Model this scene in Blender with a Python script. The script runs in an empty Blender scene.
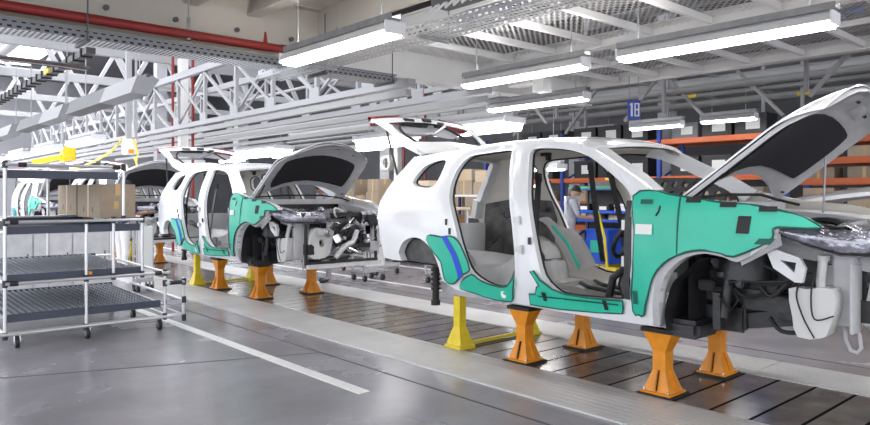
import bpy, bmesh, math, random
from mathutils import Vector, Matrix
from mathutils.geometry import delaunay_2d_cdt
random.seed(7)
scene = bpy.context.scene
COL = scene.collection
PI = math.pi
V = Vector

# ------------------------------------------------------------------ materials
MATS = {}
def mat(name, col, rough=.5, metal=0., noise=0., scale=6., bump=0., bscale=40., coat=0., emit=0., trans=0., rvar=0.):
    if name in MATS: return MATS[name]
    m = bpy.data.materials.new(name); m.use_nodes = True
    nt = m.node_tree; b = nt.nodes['Principled BSDF']
    b.inputs['Base Color'].default_value = (*col, 1)
    b.inputs['Roughness'].default_value = rough
    b.inputs['Metallic'].default_value = metal
    if coat: b.inputs['Coat Weight'].default_value = coat; b.inputs['Coat Roughness'].default_value = .08
    if trans: b.inputs['Transmission Weight'].default_value = trans
    if emit:
        b.inputs['Emission Color'].default_value = (*col, 1); b.inputs['Emission Strength'].default_value = emit
    tc = None
    if noise or bump or rvar:
        tc = nt.nodes.new('ShaderNodeTexCoord')
    if noise or rvar:
        n = nt.nodes.new('ShaderNodeTexNoise'); n.inputs['Scale'].default_value = scale; n.inputs['Detail'].default_value = 5
        nt.links.new(tc.outputs['Object'], n.inputs['Vector'])
        if noise:
            r = nt.nodes.new('ShaderNodeValToRGB')
            r.color_ramp.elements[0].position = .3; r.color_ramp.elements[1].position = .7
            r.color_ramp.elements[0].color = (*[c * (1 - noise) for c in col], 1)
            r.color_ramp.elements[1].color = (*[min(1, c * (1 + noise)) for c in col], 1)
            nt.links.new(n.outputs['Fac'], r.inputs['Fac']); nt.links.new(r.outputs['Color'], b.inputs['Base Color'])
        if rvar:
            mr = nt.nodes.new('ShaderNodeMapRange')
            mr.inputs['To Min'].default_value = max(.02, rough - rvar); mr.inputs['To Max'].default_value = rough + rvar
            nt.links.new(n.outputs['Fac'], mr.inputs['Value']); nt.links.new(mr.outputs['Result'], b.inputs['Roughness'])
    if bump:
        n2 = nt.nodes.new('ShaderNodeTexNoise'); n2.inputs['Scale'].default_value = bscale; n2.inputs['Detail'].default_value = 4
        bp = nt.nodes.new('ShaderNodeBump'); bp.inputs['Strength'].default_value = bump; bp.inputs['Distance'].default_value = .02
        nt.links.new(tc.outputs['Object'], n2.inputs['Vector']); nt.links.new(n2.outputs['Fac'], bp.inputs['Height'])
        nt.links.new(bp.outputs['Normal'], b.inputs['Normal'])
    MATS[name] = m
    return m

def holed(name, col, sx, sy, duty, rough=.5, metal=.0, axes=(0, 1), stagger=True, diamond=False):
    """sheet metal punched with a regular pattern of openings (object coordinates)"""
    if name in MATS: return MATS[name]
    m = mat(name, col, rough, metal); nt = m.node_tree; L = nt.links
    b = nt.nodes['Principled BSDF']; out = nt.nodes['Material Output']
    tc = nt.nodes.new('ShaderNodeTexCoord'); sp = nt.nodes.new('ShaderNodeSeparateXYZ'); L.new(tc.outputs['Object'], sp.inputs[0])
    def M(op, a, c=None):
        n = nt.nodes.new('ShaderNodeMath'); n.operation = op
        for i, x in enumerate((a, c)):
            if x is None: continue
            if isinstance(x, (int, float)): n.inputs[i].default_value = x
            else: L.new(x, n.inputs[i])
        return n.outputs[0]
    u = M('DIVIDE', sp.outputs[axes[0]], sx); v = M('DIVIDE', sp.outputs[axes[1]], sy)
    if stagger:
        row = M('FLOOR', v); u = M('ADD', u, M('MULTIPLY', row, .5))
    fu = M('ABSOLUTE', M('SUBTRACT', M('FRACT', u), .5)); fv = M('ABSOLUTE', M('SUBTRACT', M('FRACT', v), .5))
    if diamond: hole = M('LESS_THAN', M('ADD', fu, M('MULTIPLY', fv, .6)), duty * .5)
    else: hole = M('MULTIPLY', M('LESS_THAN', fu, duty * .5), M('LESS_THAN', fv, duty * .4))
    tr = nt.nodes.new('ShaderNodeBsdfTransparent'); mx = nt.nodes.new('ShaderNodeMixShader')
    L.new(hole, mx.inputs[0]); L.new(b.outputs[0], mx.inputs[1]); L.new(tr.outputs[0], mx.inputs[2]); L.new(mx.outputs[0], out.inputs[0])
    return m

WHITE = mat('body_white_paint', (.80, .81, .825), .22, coat=.6)
CREAM = mat('inner_body_cream', (.60, .57, .51), .55)  # warm cream tone for the inner faces of the shell
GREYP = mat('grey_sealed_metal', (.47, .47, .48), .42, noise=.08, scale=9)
LGREY = mat('pale_zinc_metal', (.62, .62, .63), .38, .25, noise=.1, scale=8)
DARKP = mat('black_plastic', (.018, .018, .02), .42, noise=.3, scale=7, bump=.25, bscale=25)
BLACK = mat('black_rubber', (.012, .012, .013), .6)
PAD = mat('charcoal_felt', (.018, .017, .022), .95, bump=.3, bscale=120)
GREEN = mat('green_vinyl_cover', (.028, .50, .34), .34, noise=.07, scale=3, bump=.12, bscale=9)
GEDGE = mat('dark_green_binding', (.006, .10, .07), .6)
BLUE = mat('blue_webbing', (.02, .07, .62), .55)
ORANGE = mat('orange_post_paint', (.74, .265, .008), .42, noise=.12, scale=12)
YELLOW = mat('yellow_post_paint', (.78, .60, .02), .42, noise=.08, scale=12)
STEEL = mat('dull_steel', (.36, .36, .37), .38, .7, noise=.12, scale=12)
CHROME = mat('bright_steel', (.75, .75, .76), .22, .9)
ALU = mat('brushed_aluminium_tube', (.66, .66, .68), .3, .6)
JOINT = mat('black_joint_plastic', (.02, .021, .024), .45)
NAVY = mat('navy_shelf_rail', (.045, .055, .085), .45)
ROLLER = mat('grey_roller_plastic', (.27, .285, .32), .45)
DUCTD = mat('duct_dark_sheet', (.085, .085, .09), .55)
DUCTL = mat('duct_pale_sheet', (.24, .24, .25), .5)
TRACK = mat('dark_roller_track', (.035, .04, .055), .7)
CARD = mat('cardboard', (.37, .295, .215), .8, noise=.06, scale=20)
CARDL = mat('pale_cardboard', (.52, .43, .32), .8, noise=.06, scale=20)
TAPE = mat('packing_tape', (.62, .40, .18), .3)
RED = mat('red_pipe_paint', (.27, .022, .02), .4)
TAIL = mat('red_lamp_lens', (.38, .012, .02), .15, coat=.5)
BEIGE = mat('beige_steel_paint', (.56, .525, .465), .55, noise=.05, scale=2)
WSTEEL = mat('white_steel_paint', (.90, .89, .87), .45, noise=.04, scale=2)
GSTEEL = mat('grey_steel_paint', (.50, .50, .51), .45, noise=.08, scale=3)
DGREY = mat('dark_grey_metal', (.10, .10, .105), .5, noise=.2, scale=4)
PIPE = mat('grey_pipe_lagging', (.30, .30, .295), .45, .2, noise=.08, scale=3)
PIPED = mat('dull_grey_pipe', (.13, .13, .13), .45, .2, noise=.1, scale=3)
RORANGE = mat('rack_orange', (.62, .13, .03), .45)
RBLUE = mat('rack_blue', (.03, .07, .36), .45)
BLUEBIN = mat('blue_bin_plastic', (.02, .10, .62), .4)
BIN = mat('black_bin_plastic', (.02, .02, .024), .45)
GBIN = mat('grey_bin_plastic', (.20, .20, .22), .5)
LABEL = mat('white_paper', (.82, .82, .80), .7)
WPANEL = mat('white_panel', (.85, .86, .88), .4)
WOOD = mat('brown_board', (.38, .21, .10), .6, noise=.15, scale=6)
YROPE = mat('yellow_rope', (.80, .66, .14), .7)
FOIL = mat('crinkled_film', (.80, .80, .84), .12, .85, bump=.9, bscale=22)
GLASSY = mat('lamp_lens_film', (.30, .30, .35), .12, .75, noise=.85, scale=5, bump=1., bscale=14)
SUPP = mat('strut_grey_paint', (.36, .36, .355), .5)
TRUSSP = mat('truss_grey_white_paint', (.40, .40, .41), .45)
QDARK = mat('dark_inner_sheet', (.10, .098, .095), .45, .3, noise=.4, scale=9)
TANK = mat('milky_tank_plastic', (.58, .58, .57), .4)
LAMP = mat('lamp_tube_glow', (1, .99, .97), .5, emit=10)
LAMPW = mat('wide_lamp_glow', (1, .99, .98), .5, emit=4)
DECKFILL = mat('deck_fill_glow', (1, .99, .97), .5, emit=24)  # emission of the added fill light aimed up at the deck
SKYL = mat('skylight_glow', (.93, .95, 1), .5, emit=4.6)
WINL = mat('far_window_glow', (.92, .94, 1), .5, emit=1.6)
SKIN = mat('skin', (.42, .24, .16), .5)
HAIR = mat('dark_cap_cloth', (.015, .015, .018), .8)
CLOTHG = mat('grey_work_cloth', (.36, .37, .42), .85, noise=.1, scale=14)
CLOTHW = mat('white_work_cloth', (.80, .80, .80), .85)
CLOTHN = mat('navy_work_cloth', (.02, .03, .09), .85)
SHOE = mat('black_shoe_leather', (.02, .02, .02), .5)
FELT = mat('grey_floor_felt', (.34, .33, .33), .95, bump=.3, bscale=60)
COLUMN = mat('grey_column_paint', (.40, .40, .42), .5)
SIGNB = mat('sign_blue', (.02, .06, .42), .4)
PINK = mat('pink_cloth', (.65, .22, .30), .8)

# ------------------------------------------------------------------ mesh builder
ORG = V((0, 0, 0))
def empty_mb(): return MB()
class MB:
    def __init__(s): s.v = []; s.f = []; s.m = []; s.sm = []
    def add(s, vs, fs, mi=0, smooth=False):
        o = len(s.v); s.v += [tuple(p) for p in vs]
        for f in fs: s.f.append([i + o for i in f]); s.m.append(mi); s.sm.append(smooth)
        return s
    def box(s, c, d, rz=0., mi=0, R=None, ch=0.):
        hx, hy, hz = d[0] / 2, d[1] / 2, d[2] / 2
        R = R or Matrix.Rotation(rz, 3, 'Z'); c = V(c)
        if ch:                                     # chamfered vertical and horizontal edges
            bm = bmesh.new(); bmesh.ops.create_cube(bm, size=1)
            for v in bm.verts: v.co = V((v.co.x * d[0], v.co.y * d[1], v.co.z * d[2]))
            bmesh.ops.bevel(bm, geom=bm.edges[:], offset=ch, segments=2, affect='EDGES')
            bm.verts.index_update()
            s.add([c + R @ v.co for v in bm.verts], [[v.index for v in f.verts] for f in bm.faces], mi)
            bm.free(); return s
        vs = [c + R @ V((x * hx, y * hy, z * hz)) for x in (-1, 1) for y in (-1, 1) for z in (-1, 1)]
        return s.add(vs, [(0, 1, 3, 2), (4, 6, 7, 5), (0, 4, 5, 1), (2, 3, 7, 6), (0, 2, 6, 4), (1, 5, 7, 3)], mi)
    def bar(s, a, b, w, h=None, mi=0, up=(0, 0, 1)):
        """square section bar from a to b; w across, h along up"""
        a, b = V(a), V(b); h = h or w; d = (b - a).normalized(); u = V(up)
        if abs(d.dot(u)) > .98: u = V((1, 0, 0))
        sdir = d.cross(u).normalized(); u = sdir.cross(d).normalized()
        vs = [p + sdir * x * w / 2 + u * y * h / 2 for p in (a, b) for x, y in ((-1, -1), (1, -1), (1, 1), (-1, 1))]
        return s.add(vs, [(0, 3, 2, 1), (4, 5, 6, 7), (0, 1, 5, 4), (1, 2, 6, 5), (2, 3, 7, 6), (3, 0, 4, 7)], mi)
    def tube(s, pts, r, n=8, mi=0, closed=False, cap=True):
        pts = [V(p) for p in pts]; N = len(pts); rings = []; ref = None
        for i, p in enumerate(pts):
            if closed: d = pts[(i + 1) % N] - pts[i - 1]
            else: d = pts[min(i + 1, N - 1)] - pts[max(i - 1, 0)]
            d = d.normalized() if d.length > 1e-9 else V((0, 0, 1))
            if ref is None: ref = V((0, 0, 1)) if abs(d.z) < .9 else V((1, 0, 0))
            a = d.cross(ref)
            if a.length < 1e-6: a = d.orthogonal()
            a.normalize(); b = a.cross(d).normalized(); ref = b
            rr = r[i] if isinstance(r, (list, tuple)) else r
            rings.append([p + (a * math.cos(t) + b * math.sin(t)) * rr for t in [2 * PI * k / n for k in range(n)]])
        vs = [q for R_ in rings for q in R_]; fs = []
        for i in range(N if closed else N - 1):
            j = (i + 1) % N
            for k in range(n): fs.append((i * n + k, i * n + (k + 1) % n, j * n + (k + 1) % n, j * n + k))
        s.add(vs, fs, mi, True)
        if cap and not closed:
            o = len(s.v) - len(vs)
            s.f.append([o + k for k in range(n)][::-1]); s.m.append(mi); s.sm.append(False)
            s.f.append([o + (N - 1) * n + k for k in range(n)]); s.m.append(mi); s.sm.append(False)
        return s
    def cyl(s, a, b, r0, r1=None, n=16, mi=0): return s.tube([a, b], [r0, r0 if r1 is None else r1], n, mi)
    def prism(s, poly, fn, d0, d1, mi=0):
        """polygon (u,v) extruded between depths d0,d1; fn(u,v,d) -> point"""
        n = len(poly)
        vs = [fn(u, v, d0) for u, v in poly] + [fn(u, v, d1) for u, v in poly]
        return s.add(vs, [tuple(range(n))[::-1], tuple(range(n, 2 * n))] + [(i, (i + 1) % n, n + (i + 1) % n, n + i) for i in range(n)], mi)
    def grid(s, fn, nu, nv, mi=0, smooth=True, flip=False):
        vs = [fn(i / nu, j / nv) for i in range(nu + 1) for j in range(nv + 1)]
        q = [(i * (nv + 1) + j, (i + 1) * (nv + 1) + j, (i + 1) * (nv + 1) + j + 1, i * (nv + 1) + j + 1) for i in range(nu) for j in range(nv)]
        if flip: q = [f[::-1] for f in q]
        return s.add(vs, q, mi, smooth)
    def lathe(s, prof, c, n=20, mi=0, axis='Z'):
        c = V(c); vs = []
        for r, h in prof:
            for k in range(n):
                t = 2 * PI * k / n; x, y = r * math.cos(t), r * math.sin(t)
                vs.append(c + (V((x, y, h)) if axis == 'Z' else V((h, x, y)) if axis == 'X' else V((x, h, y))))
        fs = [(i * n + k, i * n + (k + 1) % n, (i + 1) * n + (k + 1) % n, (i + 1) * n + k) for i in range(len(prof) - 1) for k in range(n)]
        return s.add(vs, fs, mi, True)
    def build(s, name, mats, parent=None, org=None, angle=35):
        o_ = ORG if org is None else V(org)
        me = bpy.data.meshes.new(name)
        me.from_pydata([(p[0] - o_[0], p[1] - o_[1], p[2] - o_[2]) for p in s.v], [], s.f)
        for m in (mats if isinstance(mats, (list, tuple)) else [mats]): me.materials.append(m)
        me.polygons.foreach_set('material_index', s.m)
        me.polygons.foreach_set('use_smooth', [True] * len(s.f) if any(s.sm) else [False] * len(s.f))
        bm = bmesh.new(); bm.from_mesh(me); bmesh.ops.recalc_face_normals(bm, faces=bm.faces[:]); bm.to_mesh(me); bm.free()
        if any(s.sm): me.set_sharp_from_angle(angle=math.radians(angle))
        me.update()
        o = bpy.data.objects.new(name, me); COL.objects.link(o)
        if parent is not None: o.parent = parent
        else: o.location = o_
        return o

def tag(o, label=None, cat=None, group=None, kind=None):
    if label: o['label'] = label
    if cat: o['category'] = cat
    if group: o['group'] = group
    if kind: o['kind'] = kind
    return o
def thing(name, label, cat, loc=(0, 0, 0), rz=0., group=None):
    o = bpy.data.objects.new(name, None); COL.objects.link(o); o.location = loc; o.rotation_euler.z = rz
    o.empty_display_size = .1
    return tag(o, label, cat, group)
def struct(o): o['kind'] = 'structure'; return o
def kids(o): return [c for c in bpy.data.objects if c.parent == o]
def copy_tree(o, parent=None, loc=None, rz=None, label=None, group=None):
    c = o.copy(); COL.objects.link(c)
    if parent is not None: c.parent = parent; c.matrix_parent_inverse = Matrix.Identity(4)
    for ch in kids(o): copy_tree(ch, c)
    if loc is not None: c.location = loc
    if rz is not None: c.rotation_euler.z = rz
    if label: c['label'] = label
    if group: c['group'] = group
    return c
def smooth_poly(P, n=3, closed=True):
    """Catmull-Rom through the points"""
    N = len(P); out = []
    rng = range(N) if closed else range(N - 1)
    for i in rng:
        g = (lambda k: P[k % N]) if closed else (lambda k: P[max(0, min(N - 1, k))])
        p0, p1, p2, p3 = g(i - 1), g(i), g(i + 1), g(i + 2)
        for k in range(n):
            t = k / n
            out.append(tuple(.5 * ((2 * p1[j]) + (-p0[j] + p2[j]) * t + (2 * p0[j] - 5 * p1[j] + 4 * p2[j] - p3[j]) * t * t + (-p0[j] + 3 * p1[j] - 3 * p2[j] + p3[j]) * t ** 3) for j in range(len(p1))))
    if not closed: out.append(tuple(P[-1]))
    return out
def inside(x, y, P):
    c = False; j = len(P) - 1
    for i in range(len(P)):
        if (P[i][1] > y) != (P[j][1] > y) and x < (P[j][0] - P[i][0]) * (y - P[i][1]) / (P[j][1] - P[i][1] + 1e-12) + P[i][0]: c = not c
        j = i
    return c
def fill(outer, holes=(), step=.08, ring=()):
    pts = []; edges = []
    for L in [outer] + list(holes):
        o = len(pts); pts += L; edges += [(o + i, o + (i + 1) % len(L)) for i in range(len(L))]
    xs = [p[0] for p in outer]; ys = [p[1] for p in outer]
    for L in holes if ring else ():
        A = sum(p[0] * q[1] - q[0] * p[1] for p, q in zip(L, L[1:] + L[:1]))
        for rr in ring:
            for i in range(len(L)):
                p, q = L[i - 1], L[(i + 1) % len(L)]; dx, dy = q[0] - p[0], q[1] - p[1]; n_ = math.hypot(dx, dy) + 1e-9; s_ = 1 if A > 0 else -1
                x, y = L[i][0] + s_ * dy / n_ * rr, L[i][1] - s_ * dx / n_ * rr
                if inside(x, y, outer) and not any(inside(x, y, h) for h in holes) and min((x - a) ** 2 + (y - b) ** 2 for a, b in pts) > (.012) ** 2: pts.append((x, y))
    allp = list(pts)
    x = min(xs) + step * .5
    while x < max(xs):
        y = min(ys) + step * .5
        while y < max(ys):
            if inside(x, y, outer) and not any(inside(x, y, h) for h in holes) and min((x - q[0]) ** 2 + (y - q[1]) ** 2 for q in allp) > (step * .45) ** 2:
                pts.append((x, y))
            y += step
        x += step
    vs, es, fs, *_ = delaunay_2d_cdt([V(p[:2]) for p in pts], edges, [], 0, 1e-5)
    tris = []
    for f in fs:
        cx = sum(vs[i][0] for i in f) / len(f); cy = sum(vs[i][1] for i in f) / len(f)
        if inside(cx, cy, outer) and not any(inside(cx, cy, h) for h in holes): tris.append(list(f))
    return [(v[0], v[1]) for v in vs], tris
def shell(mb, verts, tris, fn, d0, d1, mi_out=0, mi_in=0, mi_rim=0):
    """a sheet with thickness: fn(u,v,d) -> point; outer face at d0, inner at d1"""
    n = len(verts); o = len(mb.v)
    mb.v += [tuple(fn(u, v, d0)) for u, v in verts] + [tuple(fn(u, v, d1)) for u, v in verts]
    cnt = {}
    for t in tris:
        for a, b in zip(t, t[1:] + t[:1]): cnt[(min(a, b), max(a, b))] = cnt.get((min(a, b), max(a, b)), 0) + 1
    for t in tris:
        mb.f.append([o + i for i in t]); mb.m.append(mi_out); mb.sm.append(True)
        mb.f.append([o + n + i for i in t][::-1]); mb.m.append(mi_in); mb.sm.append(True)
        for a, b in zip(t, t[1:] + t[:1]):
            if cnt[(min(a, b), max(a, b))] == 1:
                mb.f.append([o + b, o + a, o + n + a, o + n + b]); mb.m.append(mi_rim); mb.sm.append(True)
    return mb
# ------------------------------------------------------------------ camera and light
CAM_H = 1.45
cam = bpy.data.cameras.new('camera'); camo = bpy.data.objects.new('camera', cam); COL.objects.link(camo)
cam.sensor_width = 36; cam.lens = 36 * 685 / 870; cam.shift_y = -(212.5 - 196) / 870; cam.clip_start = .05; cam.clip_end = 300
yaw = math.radians(41.6)
camo.location = (0, 0, CAM_H)
fwd = V((-math.cos(yaw), math.sin(yaw), 0))
camo.rotation_euler = fwd.to_track_quat('-Z', 'Y').to_euler()
scene.camera = camo
vs_ = scene.view_settings; vs_.view_transform = 'Standard'; vs_.look = 'None'; vs_.gamma = 1; vs_.use_curve_mapping = False
vs_.exposure = 1.0
w = bpy.data.worlds.new('hall_daylight'); scene.world = w; w.use_nodes = True
w.node_tree.nodes['Background'].inputs[0].default_value = (.91, .935, 1, 1); w.node_tree.nodes['Background'].inputs[1].default_value = 1.5

# ------------------------------------------------------------------ floor
def floor_material():
    m = mat('polished_concrete', (.36, .355, .37), .25); nt = m.node_tree; L = nt.links; b = nt.nodes['Principled BSDF']
    tc = nt.nodes.new('ShaderNodeTexCoord')
    n = nt.nodes.new('ShaderNodeTexNoise'); n.inputs['Scale'].default_value = .55; n.inputs['Detail'].default_value = 9; n.inputs['Roughness'].default_value = .62
    L.new(tc.outputs['Object'], n.inputs['Vector'])
    r = nt.nodes.new('ShaderNodeValToRGB'); e = r.color_ramp.elements
    e[0].position = .32; e[0].color = (.235, .226, .236, 1); e[1].position = .68; e[1].color = (.33, .322, .35, 1)
    L.new(n.outputs['Fac'], r.inputs[0])
    n2 = nt.nodes.new('ShaderNodeTexNoise'); n2.inputs['Scale'].default_value = 1.3; n2.inputs['Detail'].default_value = 8; n2.inputs['Distortion'].default_value = .3
    L.new(tc.outputs['Object'], n2.inputs['Vector'])
    r2 = nt.nodes.new('ShaderNodeValToRGB'); e = r2.color_ramp.elements
    e[0].position = .34; e[0].color = (.84, .835, .83, 1); e[1].position = .62; e[1].color = (1.05, 1.05, 1.07, 1)
    L.new(n2.outputs['Fac'], r2.inputs[0])
    mx = nt.nodes.new('ShaderNodeMix'); mx.data_type = 'RGBA'; mx.blend_type = 'MULTIPLY'; mx.inputs[0].default_value = 1
    L.new(r.outputs[0], mx.inputs[6]); L.new(r2.outputs[0], mx.inputs[7]); L.new(mx.outputs[2], b.inputs['Base Color'])
    mr = nt.nodes.new('ShaderNodeMapRange'); mr.inputs['From Min'].default_value = .3; mr.inputs['From Max'].default_value = .7
    mr.inputs['To Min'].default_value = .2; mr.inputs['To Max'].default_value = .30
    L.new(n2.outputs['Fac'], mr.inputs['Value']); L.new(mr.outputs['Result'], b.inputs['Roughness'])
    return m
mb = MB(); mb.box((-18, 8, -.06), (76, 44, .12)); struct(mb.build('floor', floor_material()))

def bed_material():
    m = mat('worn_conveyor_plate', (.11, .10, .09), .25); nt = m.node_tree; L = nt.links; b = nt.nodes['Principled BSDF']
    tc = nt.nodes.new('ShaderNodeTexCoord'); sp = nt.nodes.new('ShaderNodeSeparateXYZ'); L.new(tc.outputs['Object'], sp.inputs[0])
    def M(op, a, c=None):
        q = nt.nodes.new('ShaderNodeMath'); q.operation = op
        for i, x in enumerate((a, c)):
            if x is None: continue
            if isinstance(x, (int, float)): q.inputs[i].default_value = x
            else: L.new(x, q.inputs[i])
        return q.outputs[0]
    u = M('DIVIDE', M('ADD', sp.outputs[0], 3.03), .268)
    seam = M('LESS_THAN', M('ABSOLUTE', M('SUBTRACT', M('FRACT', M('ADD', u, .5)), .5)), .045)
    wn = nt.nodes.new('ShaderNodeTexWhiteNoise'); wn.noise_dimensions = '1D'; L.new(M('FLOOR', u), wn.inputs['W'])
    n = nt.nodes.new('ShaderNodeTexNoise'); n.inputs['Scale'].default_value = 3; n.inputs['Detail'].default_value = 7; L.new(tc.outputs['Object'], n.inputs['Vector'])
    v = M('ADD', M('MULTIPLY', wn.outputs[0], .3), n.outputs['Fac'])
    r = nt.nodes.new('ShaderNodeValToRGB'); e = r.color_ramp.elements
    e[0].position = .4; e[0].color = (.12, .11, .102, 1); e[1].position = 1.; e[1].color = (.27, .25, .235, 1)
    L.new(v, r.inputs[0])
    mx = nt.nodes.new('ShaderNodeMix'); mx.data_type = 'RGBA'; L.new(seam, mx.inputs[0]); L.new(r.outputs[0], mx.inputs[6]); mx.inputs[7].default_value = (.012, .012, .014, 1)
    L.new(mx.outputs[2], b.inputs['Base Color'])
    mr = nt.nodes.new('ShaderNodeMapRange'); mr.inputs['To Min'].default_value = .10; mr.inputs['To Max'].default_value = .26
    L.new(n.outputs['Fac'], mr.inputs['Value']); L.new(mr.outputs[0], b.inputs['Roughness'])
    L.remove(b.inputs['Roughness'].links[0]); rr = M('ADD', mr.outputs[0], M('MULTIPLY', seam, .5)); L.new(rr, b.inputs['Roughness'])
    L.new(M('MULTIPLY', M('SUBTRACT', 1., seam), .45), b.inputs['Specular IOR Level'])
    return m
mb = MB(); mb.box((-22, 5.012, .003), (60, 1.17, .006)); struct(mb.build('floor_conveyor_panel', bed_material(), org=(0, 0, 0)))
def chequer():
    m = mat('chequer_plate', (.62, .615, .61), .34, .2, noise=.12, scale=2.2); nt = m.node_tree; L = nt.links; b = nt.nodes['Principled BSDF']
    tc = nt.nodes.new('ShaderNodeTexCoord'); hs = []
    for rz, ph in ((PI / 4, 0), (-PI / 4, .5)):
        mp = nt.nodes.new('ShaderNodeMapping'); mp.inputs['Rotation'].default_value = (0, 0, rz); mp.inputs['Scale'].default_value = (26, 10, 1); mp.inputs['Location'].default_value = (ph, ph, 0)
        L.new(tc.outputs['Object'], mp.inputs[0]); v = nt.nodes.new('ShaderNodeTexVoronoi'); v.inputs['Scale'].default_value = 1; v.inputs['Randomness'].default_value = 0
        L.new(mp.outputs[0], v.inputs['Vector']); hs.append(v.outputs['Distance'])
    mn = nt.nodes.new('ShaderNodeMath'); mn.operation = 'MINIMUM'; L.new(hs[0], mn.inputs[0]); L.new(hs[1], mn.inputs[1])
    bp = nt.nodes.new('ShaderNodeBump'); bp.inputs['Strength'].default_value = 1.; bp.inputs['Distance'].default_value = .012; bp.invert = True
    L.new(mn.outputs[0], bp.inputs['Height']); L.new(bp.outputs[0], b.inputs['Normal'])
    return m
CHQ = chequer()
for nm, y0, y1 in (('floor_chequer_strip', 3.77, 4.425), ('floor_chequer_strip', 5.60, 6.19)):
    x = 2.0
    for ln in (4.45, 5.9, 6.1, 6.0, 8., 16.):
        mb = MB(); mb.box((x - ln / 2, (y0 + y1) / 2, .007), (ln - .006, y1 - y0, .014)); struct(mb.build(nm, CHQ, org=(0, 0, 0))); x -= ln
PAINT = mat('white_floor_paint', (.80, .80, .79), .35, noise=.05, scale=9)
def line(nm, a, b, w_):
    mb = MB(); mb.bar((*a, .002), (*b, .002), w_, .004); struct(mb.build(nm, PAINT))
line('floor_line_marking', (-4.12, 2.962), (-14.5, 2.962), .105)
line('floor_line_marking', (-4.5, 7.05), (-26, 7.05), .1)
line('floor_line_marking', (-6.5, 8.9), (-26, 8.9), .1)
DJ = mat('dark_floor_joint', (.05, .05, .055), .6)
for a, b in (((2, 3.42), (-30, 3.42)), ((2, 6.55), (-20, 6.55)), ((-7.15, -1), (-5.45, 3.42)), ((2, 1.1), (-4.6, 1.1))):
    mb = MB(); mb.bar((*a, .001), (*b, .001), .016, .003); struct(mb.build('floor_joint_line', DJ))

# ------------------------------------------------------------------ hall shell
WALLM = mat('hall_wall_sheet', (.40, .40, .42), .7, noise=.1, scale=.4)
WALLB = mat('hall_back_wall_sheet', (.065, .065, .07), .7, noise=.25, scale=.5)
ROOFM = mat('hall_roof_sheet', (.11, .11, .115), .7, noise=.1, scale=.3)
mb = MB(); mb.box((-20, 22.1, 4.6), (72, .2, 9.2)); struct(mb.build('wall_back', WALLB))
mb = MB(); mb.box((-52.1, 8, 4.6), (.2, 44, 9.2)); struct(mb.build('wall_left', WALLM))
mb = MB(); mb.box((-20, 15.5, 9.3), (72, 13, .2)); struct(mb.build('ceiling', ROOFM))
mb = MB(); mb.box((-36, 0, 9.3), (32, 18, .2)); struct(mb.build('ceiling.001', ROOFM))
for i, y in enumerate((-4, 0, 4, 7.8)):
    mb = MB(); mb.box((-33, y, 9.14), (26, 2.2, .06)); struct(mb.build('window_%d' % (i + 1), SKYL))
for i, y in enumerate((-6, -.5, 5)):
    mb = MB(); mb.box((-51.9, y, 5.6), (.1, 5.2, 6.0)); struct(mb.build('window_%d' % (i + 5), WINL))
for i, x in enumerate((-30, -20)):
    mb = MB(); mb.box((x, 14, 9.14), (3.2, 3.5, .06)); struct(mb.build('window_%d' % (i + 9), SKYL))

# ------------------------------------------------------------------ mezzanine over the line
ENDX = -7.9
mb = MB(); mb.box((0, 1.3, 3.98), (15.8, 7.2, .12)); struct(mb.build('ceiling_slab', BEIGE))
def ibeam(name, a, b, bot, top, fw=.26, t=.02, m=BEIGE):
    """I beam whose web runs from a to b (x,y)"""
    mb = MB()
    A, B = V((*a, 0)), V((*b, 0))
    zc = (bot + top) / 2
    for z in (bot + t / 2, top - t / 2): mb.bar(A + V((0, 0, z)), B + V((0, 0, z)), fw, t)
    mb.bar(A + V((0, 0, zc)), B + V((0, 0, zc)), t, top - bot - 2 * t)
    return struct(mb.build(name, m))
ibeam('ceiling_end_beam', (ENDX, -3), (ENDX, 5.0), 3.17, 3.92)
ibeam('deck_end_beam', (ENDX, 5.0), (ENDX, 10.9), 3.17, 3.82, m=WSTEEL)
for y in (.8, 1.6, 2.4, 3.17, 3.97): ibeam('ceiling_purlin_beam', (ENDX + .03, y), (6, y), 3.68, 3.92, .17, .02)
for k in range(5):                                                  # bolt heads / stiffeners on the web
    y = 1.5 + k * .75
    mb = MB(); mb.cyl((ENDX + .01, y, 3.48), (ENDX + .05, y, 3.48), .03, n=8); struct(mb.build('beam_bolt_trim', DGREY))
    mb = MB(); mb.box((ENDX + .07, y + .2, 3.2), (.12, .16, .012)); struct(mb.build('beam_bracket_trim', BEIGE))
ibeam('deck_edge_beam', (ENDX, 5.31), (2, 5.31), 3.50, 3.66, .12, m=WSTEEL)
ibeam('deck_main_beam', (ENDX, 7.97), (2, 7.97), 3.48, 3.66, .2, m=WSTEEL)
ibeam('deck_outer_beam', (ENDX, 10.8), (2, 10.8), 3.48, 3.66, .2, m=WSTEEL)
GRAT = holed('expanded_metal_sheet', (.80, .79, .78), .085, .055, 1.0, .5, .1, diamond=True)
k = 0
x = ENDX
while x < 1.2:
    for y0, y1 in ((5.31, 7.97), (7.97, 10.8)):
        mb = MB(); mb.add([(x, y0, 3.60), (x + .79, y0, 3.60), (x + .79, y1, 3.60), (x, y1, 3.60)], [(0, 1, 2, 3)])
        struct(mb.build('ceiling_grating_panel', GRAT, org=(0, 0, 0)))
        mb = MB(); mb.bar((x + .79, y0 + .05, 3.555), (x + .79, y1 - .05, 3.555), .06, .08); struct(mb.build('deck_cross_beam', WSTEEL))
    x += .79
mb = MB(); mb.bar((-7.0, 9.35, 3.56), (2, 9.35, 3.56), .05, .07); struct(mb.build('deck_cross_beam', WSTEEL))
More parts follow.
